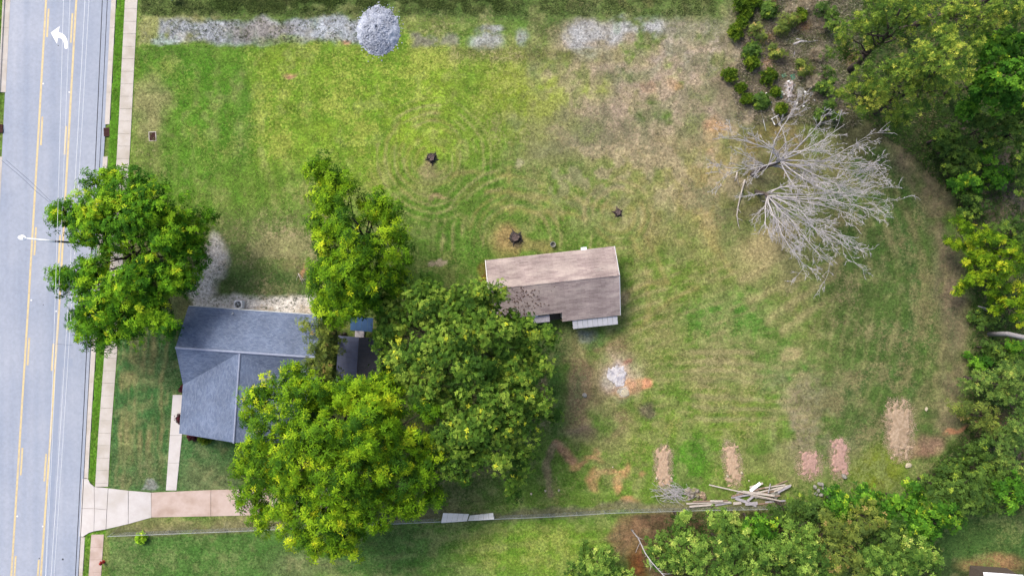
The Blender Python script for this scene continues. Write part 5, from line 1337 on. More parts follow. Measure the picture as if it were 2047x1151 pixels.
# the wood at the lower right: each tree on its own foot
W_ = [
 # foot, crown lobes, style, label
 ((1322, 1040), [(1362, 1045, 6, 14), (1362, 1065, 5, 15), (1370, 1030, 7, 10)], 'wood', 'slim pale green sapling standing alone over the reddish litter'),
 ((1290, 1075), [(1305, 1090, 5, 24), (1330, 1082, 6, 26), (1320, 1112, 6, 30), (1345, 1120, 6.5, 30)], 'wood', 'pale green tree crossed by a white leaning stem'),
 ((1345, 1060), [(1375, 1075, 8, 28), (1400, 1090, 9, 34), (1360, 1105, 8, 28), (1395, 1125, 8.5, 34)], 'wood', 'pale green tree just right of the white leaning stem'),
 ((1400, 1035), [(1430, 1040, 7, 24), (1455, 1030, 7.5, 28), (1450, 1060, 8, 30), (1478, 1052, 7.5, 26)], 'wood', 'feathery pale green tree behind the low plank stack'),
 ((1420, 1075), [(1450, 1095, 9, 34), (1480, 1085, 9, 32), (1470, 1125, 9, 36), (1435, 1135, 8.5, 34)], 'wood', 'pale green tree in the outer row of the lower wood, next to a leaning stem'),
 ((1470, 1035), [(1500, 1050, 6.5, 24), (1525, 1042, 6, 22), (1530, 1060, 6.5, 26), (1508, 1070, 7, 26)], 'maple', 'bright leafy tree directly behind the grey lumber'),
 ((1485, 1075), [(1520, 1105, 9, 34), (1545, 1090, 9, 30), (1515, 1140, 9, 34)], 'wood', 'pale green tree behind the bright leafy one'),
 ((1520, 1005), [(1552, 1022, 4.5, 20), (1578, 1010, 5, 22), (1598, 1012, 5, 24), (1566, 1032, 5, 24)], 'dark', 'dark green tree leaning over the timber pile'),
 ((1570, 1010), [(1610, 1010, 5, 28), (1632, 1020, 5.5, 28), (1605, 1035, 5.5, 28)], 'dark', 'dark green tree next to the heap of stones'),
 ((1610, 1005), [(1658, 1000, 4.8, 24), (1680, 992, 4.6, 24), (1672, 1018, 5.5, 28), (1700, 1010, 5, 24)], 'maple', 'bright green tree below the heap of stones'),
 ((1560, 1050), [(1585, 1065, 8.5, 30), (1610, 1060, 8.5, 30), (1600, 1090, 9, 34), (1570, 1095, 9, 28)], 'wood', 'pale pine-like tree in the second row behind the stones'),
 ((1615, 1045), [(1650, 1040, 8, 26), (1672, 1055, 8.5, 30), (1645, 1075, 9, 32)], 'olive', 'olive tree in the second row behind the bright green one'),
 ((1665, 1020), [(1715, 1035, 8, 34), (1740, 1030, 8.5, 30), (1722, 1060, 9, 32)], 'olive', 'olive tree with a ragged top beyond the stones'),
 ((1690, 990), [(1728, 985, 4, 22), (1750, 1000, 5, 26), (1768, 1022, 5.5, 28), (1738, 1010, 5, 24)], 'maple', 'bright leafy tree at the border of the yellowish grass'),
 ((1740, 985), [(1800, 1000, 5, 30), (1820, 985, 4.6, 26), (1795, 1030, 6, 30), (1830, 1015, 6, 30)], 'maple', 'bright leafy tree beside the small fenced clearing'),
 ((1800, 965), [(1860, 968, 5, 28), (1885, 958, 5, 26), (1872, 990, 6, 32), (1900, 985, 6, 28)], 'dark', 'dark leafy tree below the faded brown bed'),
 ((1850, 965), [(1920, 975, 6, 30), (1945, 970, 6, 28), (1925, 1000, 6.5, 30), (1950, 1000, 6, 26)], 'dark', 'dark leafy tree at the border of the rear lawn'),
 ((1770, 1010), [(1840, 1045, 7.5, 34), (1865, 1030, 7, 32), (1885, 1020, 6.5, 26), (1850, 1070, 7.5, 26), (1905, 1042, 5.5, 18)], 'maple', 'bright yellow-tipped leafy tree facing the rear lawn'),
 ((1720, 1040), [(1780, 1060, 8.5, 34), (1765, 1085, 9, 34), (1800, 1088, 9, 32)], 'dark', 'dark tree deep in the middle of the lower wood'),
 ((1650, 1075), [(1690, 1095, 9.5, 36), (1665, 1115, 9.5, 36), (1700, 1130, 10, 36)], 'olive', 'olive tree in the outer row, beside the dark one'),
 ((1600, 1095), [(1625, 1120, 9.5, 36), (1600, 1135, 9.5, 36), (1640, 1145, 9.5, 32)], 'wood', 'pale feathery tree in the outer row of the lower wood'),
 ((1540, 1090), [(1565, 1120, 9, 34), (1545, 1145, 9, 34)], 'dark', 'dark tree in the outer row of the lower wood'),
 ((1700, 1090), [(1745, 1115, 10, 38), (1730, 1145, 10, 36), (1775, 1130, 10, 36)], 'wood', 'broad pale tree in the outer row near the white shed'),
 ((1760, 1075), [(1820, 1110, 9.5, 34), (1845, 1095, 9, 28), (1830, 1140, 9.5, 34), (1862, 1120, 8.5, 26)], 'wood', 'pale spiky tree nearest the small white shed'),
 ((1900, 985), [(1972, 985, 5, 24), (1990, 1000, 5, 22), (1962, 1008, 4.6, 20)], 'dark', 'dark tree where the rear lawn meets the wood'),
 ((1940, 980), [(2012, 972, 6, 28), (2036, 985, 6, 26), (2020, 1002, 5.5, 22)], 'maple', 'leafy tree overhanging the far edge of the rear lawn'),
 ((1180, 1060), [(1178, 1095, 4, 24), (1205, 1105, 4.5, 30), (1160, 1125, 4.5, 30), (1195, 1140, 5, 34), (1225, 1130, 4.5, 24)], 'wood', 'loose pale green thicket tree on the bright lawn'),
 ((1215, 1085), [(1240, 1150, 5, 28), (1215, 1160, 5, 30)], 'wood', 'pale green tree behind the loose thicket'),
 ((1130, 1110), [(1140, 1140, 4, 20), (1165, 1155, 4.5, 24)], 'dark', 'small darker tree at the tip of the loose thicket'),
]
for i, (bs, lb, sty, lab) in enumerate(W_):
    tree('wood_tree', None, lb, sty, lab, group='trees of the lower wood beyond the fence', seed=120 + i, trunk_r=.12, zs_=.72)

# bare dead trees
def bare_tree(base, node, targets, label, seed, r0=.22):
    rng = random.Random(seed)
    b0 = P(*base); root = tag(empty('bare_tree', (b0.x, b0.y, 0)), label, 'bare tree', 'bare trees by the brush')
    nd = P(*node) - b0
    mb = MB(); tw = MB()
    tk = MB()
    trunk = limb(tk, (0, 0, -.15), nd, r0 * 1.25, r0 * .8, rng, 5, .05, 8)
    def grow(a, b_, ra, depth):
        ln = (b_ - a).length
        dst = mb if depth == 0 else tw
        n = 7 if depth == 0 else (5 if depth == 1 else 3)
        rb = max(.010, ra * .22)
        pts = limb(dst, a, b_, ra, rb, rng, n, .16, 6 if depth == 0 else 4)
        if depth >= 3 or ln < .5: return
        m = {0: 11, 1: 7, 2: 4}[depth]
        d = (b_ - a).normalized()
        for k in range(m):
            t = rng.uniform(.22, 1.0); kk = t * n; i = min(int(kk), n - 1)
            s0 = pts[i].lerp(pts[i + 1], kk - i)
            ax = Vector((rng.gauss(0, 1), rng.gauss(0, 1), rng.gauss(0, 1))).normalized()
            v = (d * rng.uniform(.55, 1.0) + ax * rng.uniform(.45, .85)); v.z += .1
            v = v.normalized() * ln * rng.uniform(.18, .36)
            grow(s0, s0 + v, max(.014, (ra + (rb - ra) * t) * .5), depth + 1)
    for (x, y, z) in targets:
        t_ = (P(x, y, z) - b0) * .95
        s0 = Vector(trunk[rng.choice((3, 4, 5, 5, 5))])
        grow(s0, t_, r0 * .36, 0)
    tk.build('trunk', M['old_bark'], root, True)
    mb.build('limbs', M['deadwood'], root, True)
    tw.build('twigs', M['deadwood'], root)
    return root
bare_tree((1503, 348), (1560, 322, 4.5), [(1650, 225, 9), (1700, 243, 9), (1745, 275, 9), (1765, 330, 8.5), (1735, 345, 8.5), (1768, 398, 8), (1700, 378, 8), (1642, 372, 6.5), (1432, 272, 6), (1440, 358, 5), (1424, 330, 5), (1492, 262, 6.5), (1625, 190, 7), (1560, 235, 6), (1600, 270, 8), (1680, 300, 9), (1660, 340, 8), (1620, 330, 7), (1470, 300, 6), (1610, 392, 6.5), (1680, 402, 7.5), (1740, 365, 8.5), (1580, 300, 7.5), (1540, 290, 6.5)],
          'pale leafless tree at the brown litter, fanning towards the pines', 301)
bare_tree((1512, 383), (1535, 392, 3.8), [(1470, 396, 4), (1550, 482, 6), (1580, 508, 6.5), (1620, 548, 7.5), (1675, 540, 8), (1712, 508, 8.5), (1720, 480, 8.5), (1722, 440, 8.5), (1742, 418, 9), (1502, 442, 4.5), (1640, 470, 8.5), (1600, 420, 8), (1660, 400, 8.5), (1545, 450, 5), (1690, 450, 8.5), (1600, 480, 7.5), (1650, 510, 8), (1620, 385, 7), (1690, 390, 8), (1740, 385, 8.5), (1580, 455, 6.5)],
          'pale leafless tree fanning over the straw patch of the lawn', 302)
# fallen branches, logs and poles
def stick(pts, r, mat, name, label, cat, group=None, sides=6, seed=1):
    rng = random.Random(seed)
    c = P(*pts[0][:2]); q = [P(*p) - Vector((c.x, c.y, 0)) for p in pts]
    mb = MB()
    rad = [r * (1 - .5 * i / (len(q) - 1)) for i in range(len(q))]
    mb.tube(q, rad, sides)
    if name in ('fallen_branch', 'dead_sapling'):
        for i in range(len(q) * 2):
            k = rng.randint(0, len(q) - 2); s0 = q[k].lerp(q[k + 1], rng.random())
            d = (q[k + 1] - q[k]).normalized()
            limb(mb, s0, s0 + (d + Vector((rng.uniform(-1, 1), rng.uniform(-1, 1), rng.uniform(0, .6)))) * rng.uniform(.3, .8), r * .4, .012, rng, 3, .1, 4)
    o = mb.build(name, M[mat], None, True, (c.x, c.y, 0))
    return tag(o, label, cat, group)
stick([(1489, 359, .3), (1482, 385, .25), (1476, 410, .15), (1473, 430, .1), (1476, 450, .08)], .1, 'lumber', 'fallen_branch', 'long pale fallen branch lying on the dark grass by the bare trees', 'branch', seed=2)
stick([(1474, 344, .25), (1469, 362, .1)], .09, 'lumber', 'fallen_branch', 'short thick pale branch at the foot of the bare trees', 'branch', seed=3)
stick([(1586, 89, .1), (1601, 83, .14), (1618, 84, .16), (1636, 81, .1)], .14, 'deadwood', 'log', 'long grey log lying in the brown brush', 'log', 'logs in the brush')
stick([(1592, 78, .1), (1612, 82, .12)], .09, 'lumber_grey', 'log', 'short grey log above the long one in the brush', 'log', 'logs in the brush')
stick([(1580, 76, .08), (1602, 63, .12)], .06, 'lumber_brown', 'log', 'thin brown log slanting above the grey ones', 'log', 'logs in the brush')
stick([(1586, 116, .08), (1590, 98, .12)], .06, 'lumber_grey', 'log', 'thin grey log below the long one', 'log', 'logs in the brush')
stick([(1519, 214, .1), (1525, 236, .12), (1531, 262, .08)], .055, 'white_plastic', 'pale_pole', 'thin straight white pole lying at the foot of the brush', 'pole')
stick([(1262, 1058, .6), (1276, 1075, 2.5), (1283, 1090, 4), (1290, 1105, 5), (1302, 1122, 6), (1318, 1140, 6.8), (1335, 1158, 7.4)], .075, 'deadwood', 'dead_sapling', 'slender white dead stem leaning out of the lower wood', 'dead tree', seed=9)
stick([(1955, 612, .2), (1975, 616, .3)], .05, 'lumber_grey', 'fallen_branch', 'pale broken branch on the dark ground cover by the golden conifer', 'branch', seed=4)
stick([(596, 546, .05), (599, 553, .06), (603, 560, .05)], .05, 'lumber', 'fallen_branch', 'short curved pale stick on the lawn near the tall trees', 'branch', seed=5)

# gravel pile: dome with a rough skin and loose stones
def mound(name, cx_, cy_, rx_, ry_, hgt, mat, label, cat, seed, group=None, n=44, rough=.06, power=1.6, stones=0, rot=0.0, sq_=2.0, edge=.0, lump=.35, waist=0.0):
    c = P(cx_, cy_)
    rng = np.random.default_rng(seed)
    g_ = np.linspace(-1.15, 1.15, n)
    X, Y = np.meshgrid(g_, g_)
    rr_ = (np.abs(X / (1 - waist * (1 - np.clip(np.abs(Y) * 1.25, 0, 1) ** 3))) ** sq_ + np.abs(Y) ** sq_) ** (1 / sq_) + (fbm(X * 2 + seed, Y * 2, .8, seed) - .5) * .3 + (fbm(X * rx_ / S, Y * ry_ / S, .35, seed + 9, 2) - .5) * edge
    Z = hgt * np.clip(1 - rr_ ** power, -0.06, None)
    Z += (rng.random(X.shape) - .5) * rough * np.clip(1.1 - rr_, 0, 1) + (fbm(X * 3, Y * 3, .7, seed + 4) - .5) * hgt * lump * np.clip(1.05 - rr_, 0, 1)
    Z = np.where(rr_ > 1.0, -.12, Z)
    co, si = math.cos(rot), math.sin(rot)
    x0, y0 = X.ravel() * rx_ / S, Y.ravel() * ry_ / S
    V = np.stack([x0 * co - y0 * si, x0 * si + y0 * co, Z.ravel()], 1)
    id_ = np.arange(n * n).reshape(n, n)
    q = np.stack([id_[:-1, :-1], id_[:-1, 1:], id_[1:, 1:], id_[1:, :-1]], -1).reshape(-1, 4)
    keep = (Z.ravel()[q] > -.1).any(1)
    me = np_mesh(name, V, q[keep], smooth=False)
    if stones:
        root = tag(empty(name, (c.x, c.y, 0)), label, cat, group)
        link('heap', me, mat, root)
        mb = MB(); r_ = random.Random(seed)
        for k in range(stones):
            a = r_.uniform(0, 6.28); d = math.sqrt(r_.random()) * 1.02 + (r_.random() < .25) * abs(r_.gauss(0, .12))
            z = hgt * max(0, 1 - d ** power)
            s_ = r_.uniform(.06, .15)
            mb.box((d * math.cos(a) * rx_ / S, d * math.sin(a) * ry_ / S, z + .02), (s_, s_ * .8, s_ * .7), r_.uniform(0, 3))
        o = mb.build('loose_stones', mat, root); o['kind'] = 'stuff'
        return root
    o = link(name, me, mat, None, (c.x, c.y, 0))
    return tag(o, label, cat, group)
mound('gravel_pile', 757, 62, 41, 49, 1.25, M['gravel_pile'], 'broad pile of pale blue-grey gravel beside the gravel track', 'gravel pile', 5, rough=.05, stones=1600, edge=.22, lump=.1)
paint_straw = []
for i, (x, y, rx_, ry_, mt, lab, rot) in enumerate(((1326, 930, 17, 36, 'mulch', 'straight tan mulch bed with two pale stones at its lower corners', 0.0), (1463, 926, 17, 38, 'mulch', 'slanting tan mulch bed above the timber pile', .18), (1619, 928, 24, 24, 'mulch_pink', 'square pinkish mulch bed above the heap of stones', 0), (1678, 915, 18, 34, 'mulch_pink', 'narrow pinkish mulch bed with a grey rock at its foot', .05), (1797, 858, 26, 52, 'mulch_pale', 'large faded tan mulch bed near the wood', .05))):
    mound('mulch_bed', x, y, rx_, ry_, .11, M[mt], lab, 'mulch bed', 30 + i, 'mulch beds in the lower field', n=60, rough=.06, power=5.0, rot=rot, sq_=3.2, edge=1.2, waist=.28)
    paint_straw.append((x, y, rx_, ry_, rot, mt))
mound('ash_heap', 1234, 751, 19, 22, .07, noise_mat('white_ash', D(255, 252, 252), D(236, 228, 230), 5, bump=.4, bscale=18, rough=1, c3=D(186, 184, 194), s3=1.6), 'low heap of white ash ringed by orange burnt soil', 'ash heap', 50, n=44, rough=.03, power=1.4, edge=.6)
mound('ash_heap', 1250, 785, 9, 9, .10, M['white_stone'], 'small spill of white ash below the larger heap', 'ash heap', 51, n=16, rough=.05, power=2)
mound('debris_heap', 1577, 180, 13, 24, .35, noise_mat('white_rubble', D(255, 252, 255), D(200, 190, 192), 4, bump=.9, bscale=14, rough=1, c3=D(160, 140, 132), s3=2.5), 'heap of white plaster debris dumped in the brush', 'debris heap', 52, n=34, rough=.2, power=1.6, edge=1.2)
mound('debris_heap', 1600, 185, 9, 14, .22, M['stone'], 'smaller grey debris heap beside the white plaster', 'debris heap', 53, n=20, rough=.16, power=1.6)
rs2 = random.Random(77)
for k in range(16):
    x, y = rs2.gauss(1572, 22), rs2.gauss(190, 26)
    c = P(x, y); mb = MB(); a_ = rs2.uniform(.18, .42); mb.rock((0, 0, .16), (a_, a_ * .7, .2), 900 + k, rs2.uniform(0, 3))
    tag(mb.build('plaster_scrap', M['white_plastic'], None, False, (c.x, c.y, .06)), 'small white plaster scrap strewn around the debris heap', 'debris', 'plaster scraps in the brush')
# teal scraps
for x, y, rz, sx, lab in ((1566, 152, .3, .55, 'crumpled teal plastic scrap left of its twin above the white debris'), (1584, 155, 1.8, .6, 'crumpled teal plastic scrap at the top of the white debris'), (1520, 188, .8, .5, 'teal plastic scrap nearest the lawn in the brush'), (1560, 194, 2.1, .4, 'small pale teal scrap below the white debris')):
    c = P(x, y); mb = MB(); r_ = random.Random(int(x)); n = 5
    vs = [((i / (n - 1) - .5) * sx, (j / (n - 1) - .5) * sx * .8, .15 + r_.uniform(-.08, .1)) for i in range(n) for j in range(n)]
    lowv = [(a, b_, z - .03) for a, b_, z in vs]
    fs = [(i * n + j, (i + 1) * n + j, (i + 1) * n + j + 1, i * n + j + 1) for i in range(n - 1) for j in range(n - 1)]
    m_ = n * n
    fs += [tuple(q + m_ for q in f[::-1]) for f in fs]
    mb.add(vs + lowv, fs); o = mb.build('plastic_scrap', M['teal'], None, False, (c.x, c.y, 0)); o.rotation_euler = (0, 0, rz)
    tag(o, lab, 'plastic scrap', 'teal scraps in the brush')
c = P(1552, 241)
fr_ = tag(empty('window_frame', (c.x, c.y, .12), .5), 'discarded white window frame with a dark edge under the bare branches', 'frame')
for k, (x, y, sx, sy, mt) in enumerate(((0, .42, 1.0, .1, 'white_plastic'), (-.46, 0, .1, .74, 'white_plastic'), (0, -.42, 1.0, .1, 'dark_metal'), (.46, 0, .1, .74, 'dark_metal'))):
    mb = MB(); mb.box((x, y, .02), (sx, sy, .08)); mb.build('frame_bar', M[mt], fr_)

# stumps
def stump(x, y, r, hgt, label, seed, mat='char'):
    c = P(x, y); root = tag(empty('tree_stump', (c.x, c.y, 0)), label, 'stump', 'burnt stumps in the field')
    rng = random.Random(seed); n = 14
    prof = [(1.35, -.1), (1.15, .12), (.98, .45), (.92, .8), (.86, 1.0)]
    vs = []; jag = [rng.uniform(.8, 1.15) for _ in range(n)]
    for k_, z in prof:
        for i in range(n):
            a = 2 * math.pi * i / n; q = r * k_ * (jag[i] if k_ > .9 else jag[i] * .97)
            vs.append((q * math.cos(a), q * math.sin(a), z * hgt * (jag[(i * 3) % n] if z > .5 else 1)))
    fs = [(i * n + k, i * n + (k + 1) % n, (i + 1) * n + (k + 1) % n, (i + 1) * n + k) for i in range(4) for k in range(n)]
    mb = MB(); mb.add(vs, fs); mb.build('bark', M[mat], root)
    mb = MB(); vt = [(vs[4 * n + i][0] * .96, vs[4 * n + i][1] * .96, vs[4 * n + i][2] - .03) for i in range(n)] + [(0, 0, hgt * .82)]
    mb.add(vt, [(i, (i + 1) % n, n) for i in range(n)]); mb.build('cut_face', M['stump_top'], root)
    for k in range(5):
        a = k * 1.26 + seed; mb = MB(); ln = r * rng.uniform(1.5, 2.2)
        limb(mb, (r * .7 * math.cos(a), r * .7 * math.sin(a), .14), (ln * math.cos(a), ln * math.sin(a), -.02), .11, .03, rng, 4, .1, 6); mb.build('root', M[mat], root)
    return root
stump(863, 316, .48, .55, 'charred black stump with a white core inside the mown rings', 1)
stump(1030, 475, .55, .5, 'charred black stump on the straw patch above the brown roof', 2)
stump(1235, 425, .38, .4, 'smaller brown stump on the lawn to the right of the brown-roofed house', 3, 'bark')
c = P(863, 313); 
stick([(1036, 470, .12), (1043, 478, .2), (1040, 486, .1)], .11, 'char', 'charred_log', 'curved charred log lying against the stump on the straw patch', 'log')
stick([(1025, 463, .3), (1030, 470, .2), (1037, 477, .1)], .1, 'char', 'charred_log', 'short charred log leaning on the stump by the brown roof', 'log')
# bucket by the brown roof
c = P(1105, 489)
bk = tag(empty('bucket', (c.x, c.y, 0)), 'grey bucket standing on the dry grass above the brown roof', 'bucket')
mb = MB(); mb.lathe([(.24, -.02), (.3, .5), (.32, .5), (.32, .53), (.28, .53), (.22, .1)], (0, 0, 0), 16); mb.build('body', M['stone'], bk, True)
mb = MB(); mb.tube([(.3 * math.cos(a), .3 * math.sin(a), .53 + .05 * math.sin(a * 1)) for a in [i * math.pi / 10 for i in range(11)]], .012, 5); mb.build('handle', M['steel'], bk)

# stones
def rocks(lst, mat, group, cat='stone'):
    for i, (x, y, sx, sy, sz, lab) in enumerate(lst):
        c = P(x, y); mb = MB(); mb.rock((0, 0, sz * .42), (sx, sy, sz), int(x * 7 + y), (x % 7) * .4)
        tag(mb.build('stone', M[mat], None, False, (c.x, c.y, 0)), lab, cat, group)
rocks([(x, y, .52, .42, .4, 'grey field stone in the heap beside the lower wood') for x, y in ((1628, 972), (1642, 967), (1635, 979), (1650, 980), (1640, 988), (1655, 990), (1662, 996), (1652, 1000), (1668, 1003), (1646, 975), (1660, 985), (1630, 986), (1672, 994), (1637, 966))], 'stone', 'heap of field stones')
rocks([(1686, 951, .75, .5, .45, 'oblong grey rock at the foot of the narrow pinkish bed')], 'stone', 'loose rocks')
rocks([(1168, 789, .62, .55, .4, 'pale grey rock on the worn soil by the ash heap')], 'stone', 'loose rocks')
rocks([(1814, 929, .85, .6, .35, 'pale rock below the faded tan bed')], 'white_stone', 'loose rocks')
rocks([(1851, 817, .5, .4, .2, 'pale rock on the dark lawn right of the faded bed')], 'white_stone', 'loose rocks')
rocks([(1312, 955, .34, .3, .22, 'pale corner stone of the straight tan mulch bed'), (1342, 955, .34, .3, .22, 'pale corner stone of the straight tan mulch bed')], 'white_stone', 'bed corner stones')
rocks([(1454, 951, .34, .3, .22, 'pale corner stone of the slanting mulch bed'), (1482, 944, .34, .3, .22, 'pale corner stone of the slanting mulch bed')], 'white_stone', 'bed corner stones')
rocks([(1117, 979, .32, .3, .2, 'pale stone at the end of the bare soil strip'), (1090, 980, .3, .24, .2, 'pale stone at the end of the bare soil strip'), (1062, 986, .3, .26, .2, 'pale stone at the end of the bare soil strip')], 'white_stone', 'bed corner stones')
rocks([(1497, 960, .2, .2, .14, 'tiny pale stone above the grey lumber'), (1225, 933, .2, .18, .12, 'tiny pale stone on the orange soil')], 'white_stone', 'loose rocks')
rocks([(1930, 821, .7, .45, .5, 'pale boulder-like snag amid the olive pine crown')], 'stone', 'loose rocks')

# timber pile
TG = 'timber pile by the wood'
tim = [  # ends in photo pixels, height, width, thickness, material, label
 ((1418, 969), (1560, 1000), .55, .12, .1, 'lumber', 'longest pale pole slanting across the top of the timber pile'),
 ((1485, 982), (1548, 990), .62, .22, .08, 'lumber', 'wide pale board lying across the middle of the timber pile'),
 ((1463, 992), (1528, 974), .42, .16, .08, 'lumber_brown', 'brown board slanting under the pale pole'),
 ((1462, 994), (1500, 988), .3, .2, .06, 'lumber_grey', 'dull grey board at the lower side of the pile'),
 ((1470, 995), (1512, 1010), .22, .3, .12, 'lumber_grey', 'thick grey beam at the lower side of the timber pile'),
 ((1494, 1001), (1510, 988), .4, .24, .1, 'lumber_grey', 'short grey beam standing across the thick one'),
 ((1490, 1007), (1514, 1005), .25, .3, .16, 'lumber_grey', 'stubby grey block at the end of the thick beam'),
 ((1500, 981), (1520, 965), .6, .34, .05, 'sheet', 'white sheet metal strip on top of the timber pile'),
 ((1499, 974), (1525, 965), .5, .2, .08, 'lumber', 'pale plank beside the white sheet strip'),
 ((1505, 978), (1570, 968), .35, .12, .08, 'lumber', 'thin pale lath fanning from the upper middle of the pile'),
 ((1510, 985), (1582, 969), .4, .16, .07, 'lumber', 'long pale lath fanning right out of the pile'),
 ((1515, 988), (1578, 975), .3, .14, .07, 'lumber_brown', 'brown lath fanning right out of the pile'),
 ((1536, 985), (1540, 966), .7, .1, .06, 'lumber_grey', 'short grey stick crossing the fan upright'),
 ((1555, 984), (1580, 970), .62, .22, .08, 'lumber_grey', 'grey plank on the right end of the fan'),
 ((1548, 982), (1565, 974), .66, .16, .07, 'lumber', 'short pale plank at the right end of the fan'),
 ((1530, 977), (1574, 960), .2, .1, .06, 'lumber_brown', 'thin brown lath at the upper edge of the fan'),
 ((1500, 990), (1556, 1000), .45, .14, .08, 'lumber', 'pale plank running along under the longest pole'),
 ((1525, 994), (1560, 990), .4, .12, .07, 'lumber_brown', 'brown plank near the lower right of the pile'),
 ((1530, 1003), (1570, 1000), .15, .16, .08, 'lumber_grey', 'grey plank lying on the ground right of the pile'),
 ((1508, 1008), (1560, 1002), .1, .14, .08, 'lumber_brown', 'brown plank lying on the ground at the foot of the pile'),
 ((1372, 1006), (1460, 1003), .22, .16, .1, 'lumber', 'long pale board of the low stack by the fence'),
 ((1378, 1012), (1425, 1008), .2, .2, .1, 'lumber', 'lower pale board of the low stack by the fence'),
 ((1385, 1002), (1455, 1000), .35, .14, .1, 'lumber_brown', 'brown board on top of the low stack by the fence'),
 ((1420, 1001), (1445, 1001), .45, .2, .12, 'lumber', 'short pale block on the low stack by the fence'),
 ((1430, 1009), (1462, 1004), .12, .18, .1, 'lumber_grey', 'grey board at the end of the low stack by the fence'),
 ((1466, 1006), (1482, 1004), .1, .3, .1, 'lumber', 'short pale board between the low stack and the pile'),
]
for (a, b_, z, wd, th, mt, lab) in tim:
    p, q = P(a[0], a[1], z), P(b_[0], b_[1], z)
    c = (p + q) / 2; ln = (q - p).length
    mb = MB(); mb.box((0, 0, 0), (ln, wd * 1.05, th), 0, .012)
    o = mb.build('timber_board', M[mt], None, False, (c.x, c.y, z)); o.rotation_euler = (0, -.03 if z > .4 else 0, math.atan2(q.y - p.y, q.x - p.x))
    tag(o, lab, 'board', TG)
# blocks and broken concrete that carry the pile
for x, y, s_, hh, lab in ((1510, 985, 1.3, .36, 'grey broken concrete lump under the middle of the timber pile'), (1550, 984, 1.4, .34, 'grey broken concrete lump under the right end of the timber pile'), (1478, 985, .9, .3, 'grey broken concrete lump under the left of the timber pile')):
    rocks([(x, y, s_, s_ * .8, hh, lab)], 'stone', 'lumps under the timber')
# brush heap
def brush_heap(cx_, cy_, rx_, ry_, n, label, seed, mat='lumber_grey', ang=0):
    c = P(cx_, cy_); mb = MB(); r_ = random.Random(seed)
    for k in range(n):
        a = r_.gauss(ang, .5); x, y = r_.gauss(0, .45) * rx_ / S, r_.gauss(0, .45) * ry_ / S
        ln = r_.uniform(.6, 1.8); z = r_.uniform(.04, .4)
        limb(mb, (x - ln / 2 * math.cos(a), y - ln / 2 * math.sin(a), z), (x + ln / 2 * math.cos(a), y + ln / 2 * math.sin(a), z + r_.uniform(-.1, .15)), .022, .01, r_, 3, .12, 4)
    o = mb.build('brush_heap', M[mat], None, False, (c.x, c.y, 0)); tag(o, label, 'brush heap')
brush_heap(1345, 984, 30, 16, 110, 'tangle of thin grey twigs beside the straight mulch bed', 1, 'deadwood', ang=-.35)
mound('rubbish_heap', 1383, 985, 18, 13, .45, noise_mat('mixed_rubbish', D(214, 202, 194), D(110, 102, 90), 3, bump=.9, bscale=12, rough=1, c3=D(150, 150, 104), s3=2.0), 'low heap of grey rubbish beside the tangle of twigs', 'rubbish heap', 61, n=36, rough=.4, power=1.4, edge=1.4)
mound('rubbish_heap', 1402, 990, 10, 9, .3, M['mulch_pale'], 'small tan heap right of the grey rubbish', 'rubbish heap', 62, n=26, rough=.3, power=1.4, edge=1.4)

# ------------------------------------------------------------------ fences
def chain_fence(name, pts, label, hgt=1.2, gap=3.05):
    """pts: photo pixels of the fence foot"""
    w_ = [P(x, y) for x, y in pts]; o0 = w_[0]
    root = tag(empty(name, (o0.x, o0.y, 0)), label, 'fence')
    W2 = [p - o0 for p in w_]
    cum = [0]
    for a, b_ in zip(W2[:-1], W2[1:]): cum.append(cum[-1] + (b_ - a).length)
    def at(s):
        for i in range(len(cum) - 1):
            if s <= cum[i + 1] or i == len(cum) - 2:
                t = (s - cum[i]) / (cum[i + 1] - cum[i]); return W2[i].lerp(W2[i + 1], min(t, 1))
    n = max(1, round(cum[-1] / gap))
    for k in range(n + 1):
        p = at(cum[-1] * k / n)
        mb = MB(); mb.tube([(p.x, p.y, -.1), (p.x, p.y, hgt + .04)], .032, 8); mb.lathe([(.04, 0), (.04, .03), (.015, .07)], (p.x, p.y, hgt + .03), 8); mb.build('post', M['steel'], root)
    mb = MB(); mb.tube([at(s) + Vector((0, 0, hgt)) for s in np.linspace(0, cum[-1], n * 2 + 1)], .024, 6); mb.build('top_rail', M['steel'], root)
    # woven wire: two families of slanting wires
    mb = MB(); d = .16; s = 0.0; r = .0028
    while s < cum[-1]:
        for sg_ in (1, -1):
            s2 = s + sg_ * hgt
            if 0 <= s2 <= cum[-1]:
                a = at(s); b_ = at(s2)
                mb.tube([(a.x, a.y, .03), (b_.x, b_.y, hgt - .01)], r, 3, False)
        s += d
    o = mb.build('wire_mesh', M['steel'], root); o['kind'] = 'stuff'
    return root
chain_fence('wire_fence', [(228, 1064), (480, 1054), (884, 1035)], 'chain-link fence with a bright top rail beside the driveway')
chain_fence('wire_fence', [(988, 1030), (1090, 1026), (1220, 1018), (1400, 1013), (1560, 1010), (1700, 1006)], 'chain-link fence running from the white sheets to the timber pile')
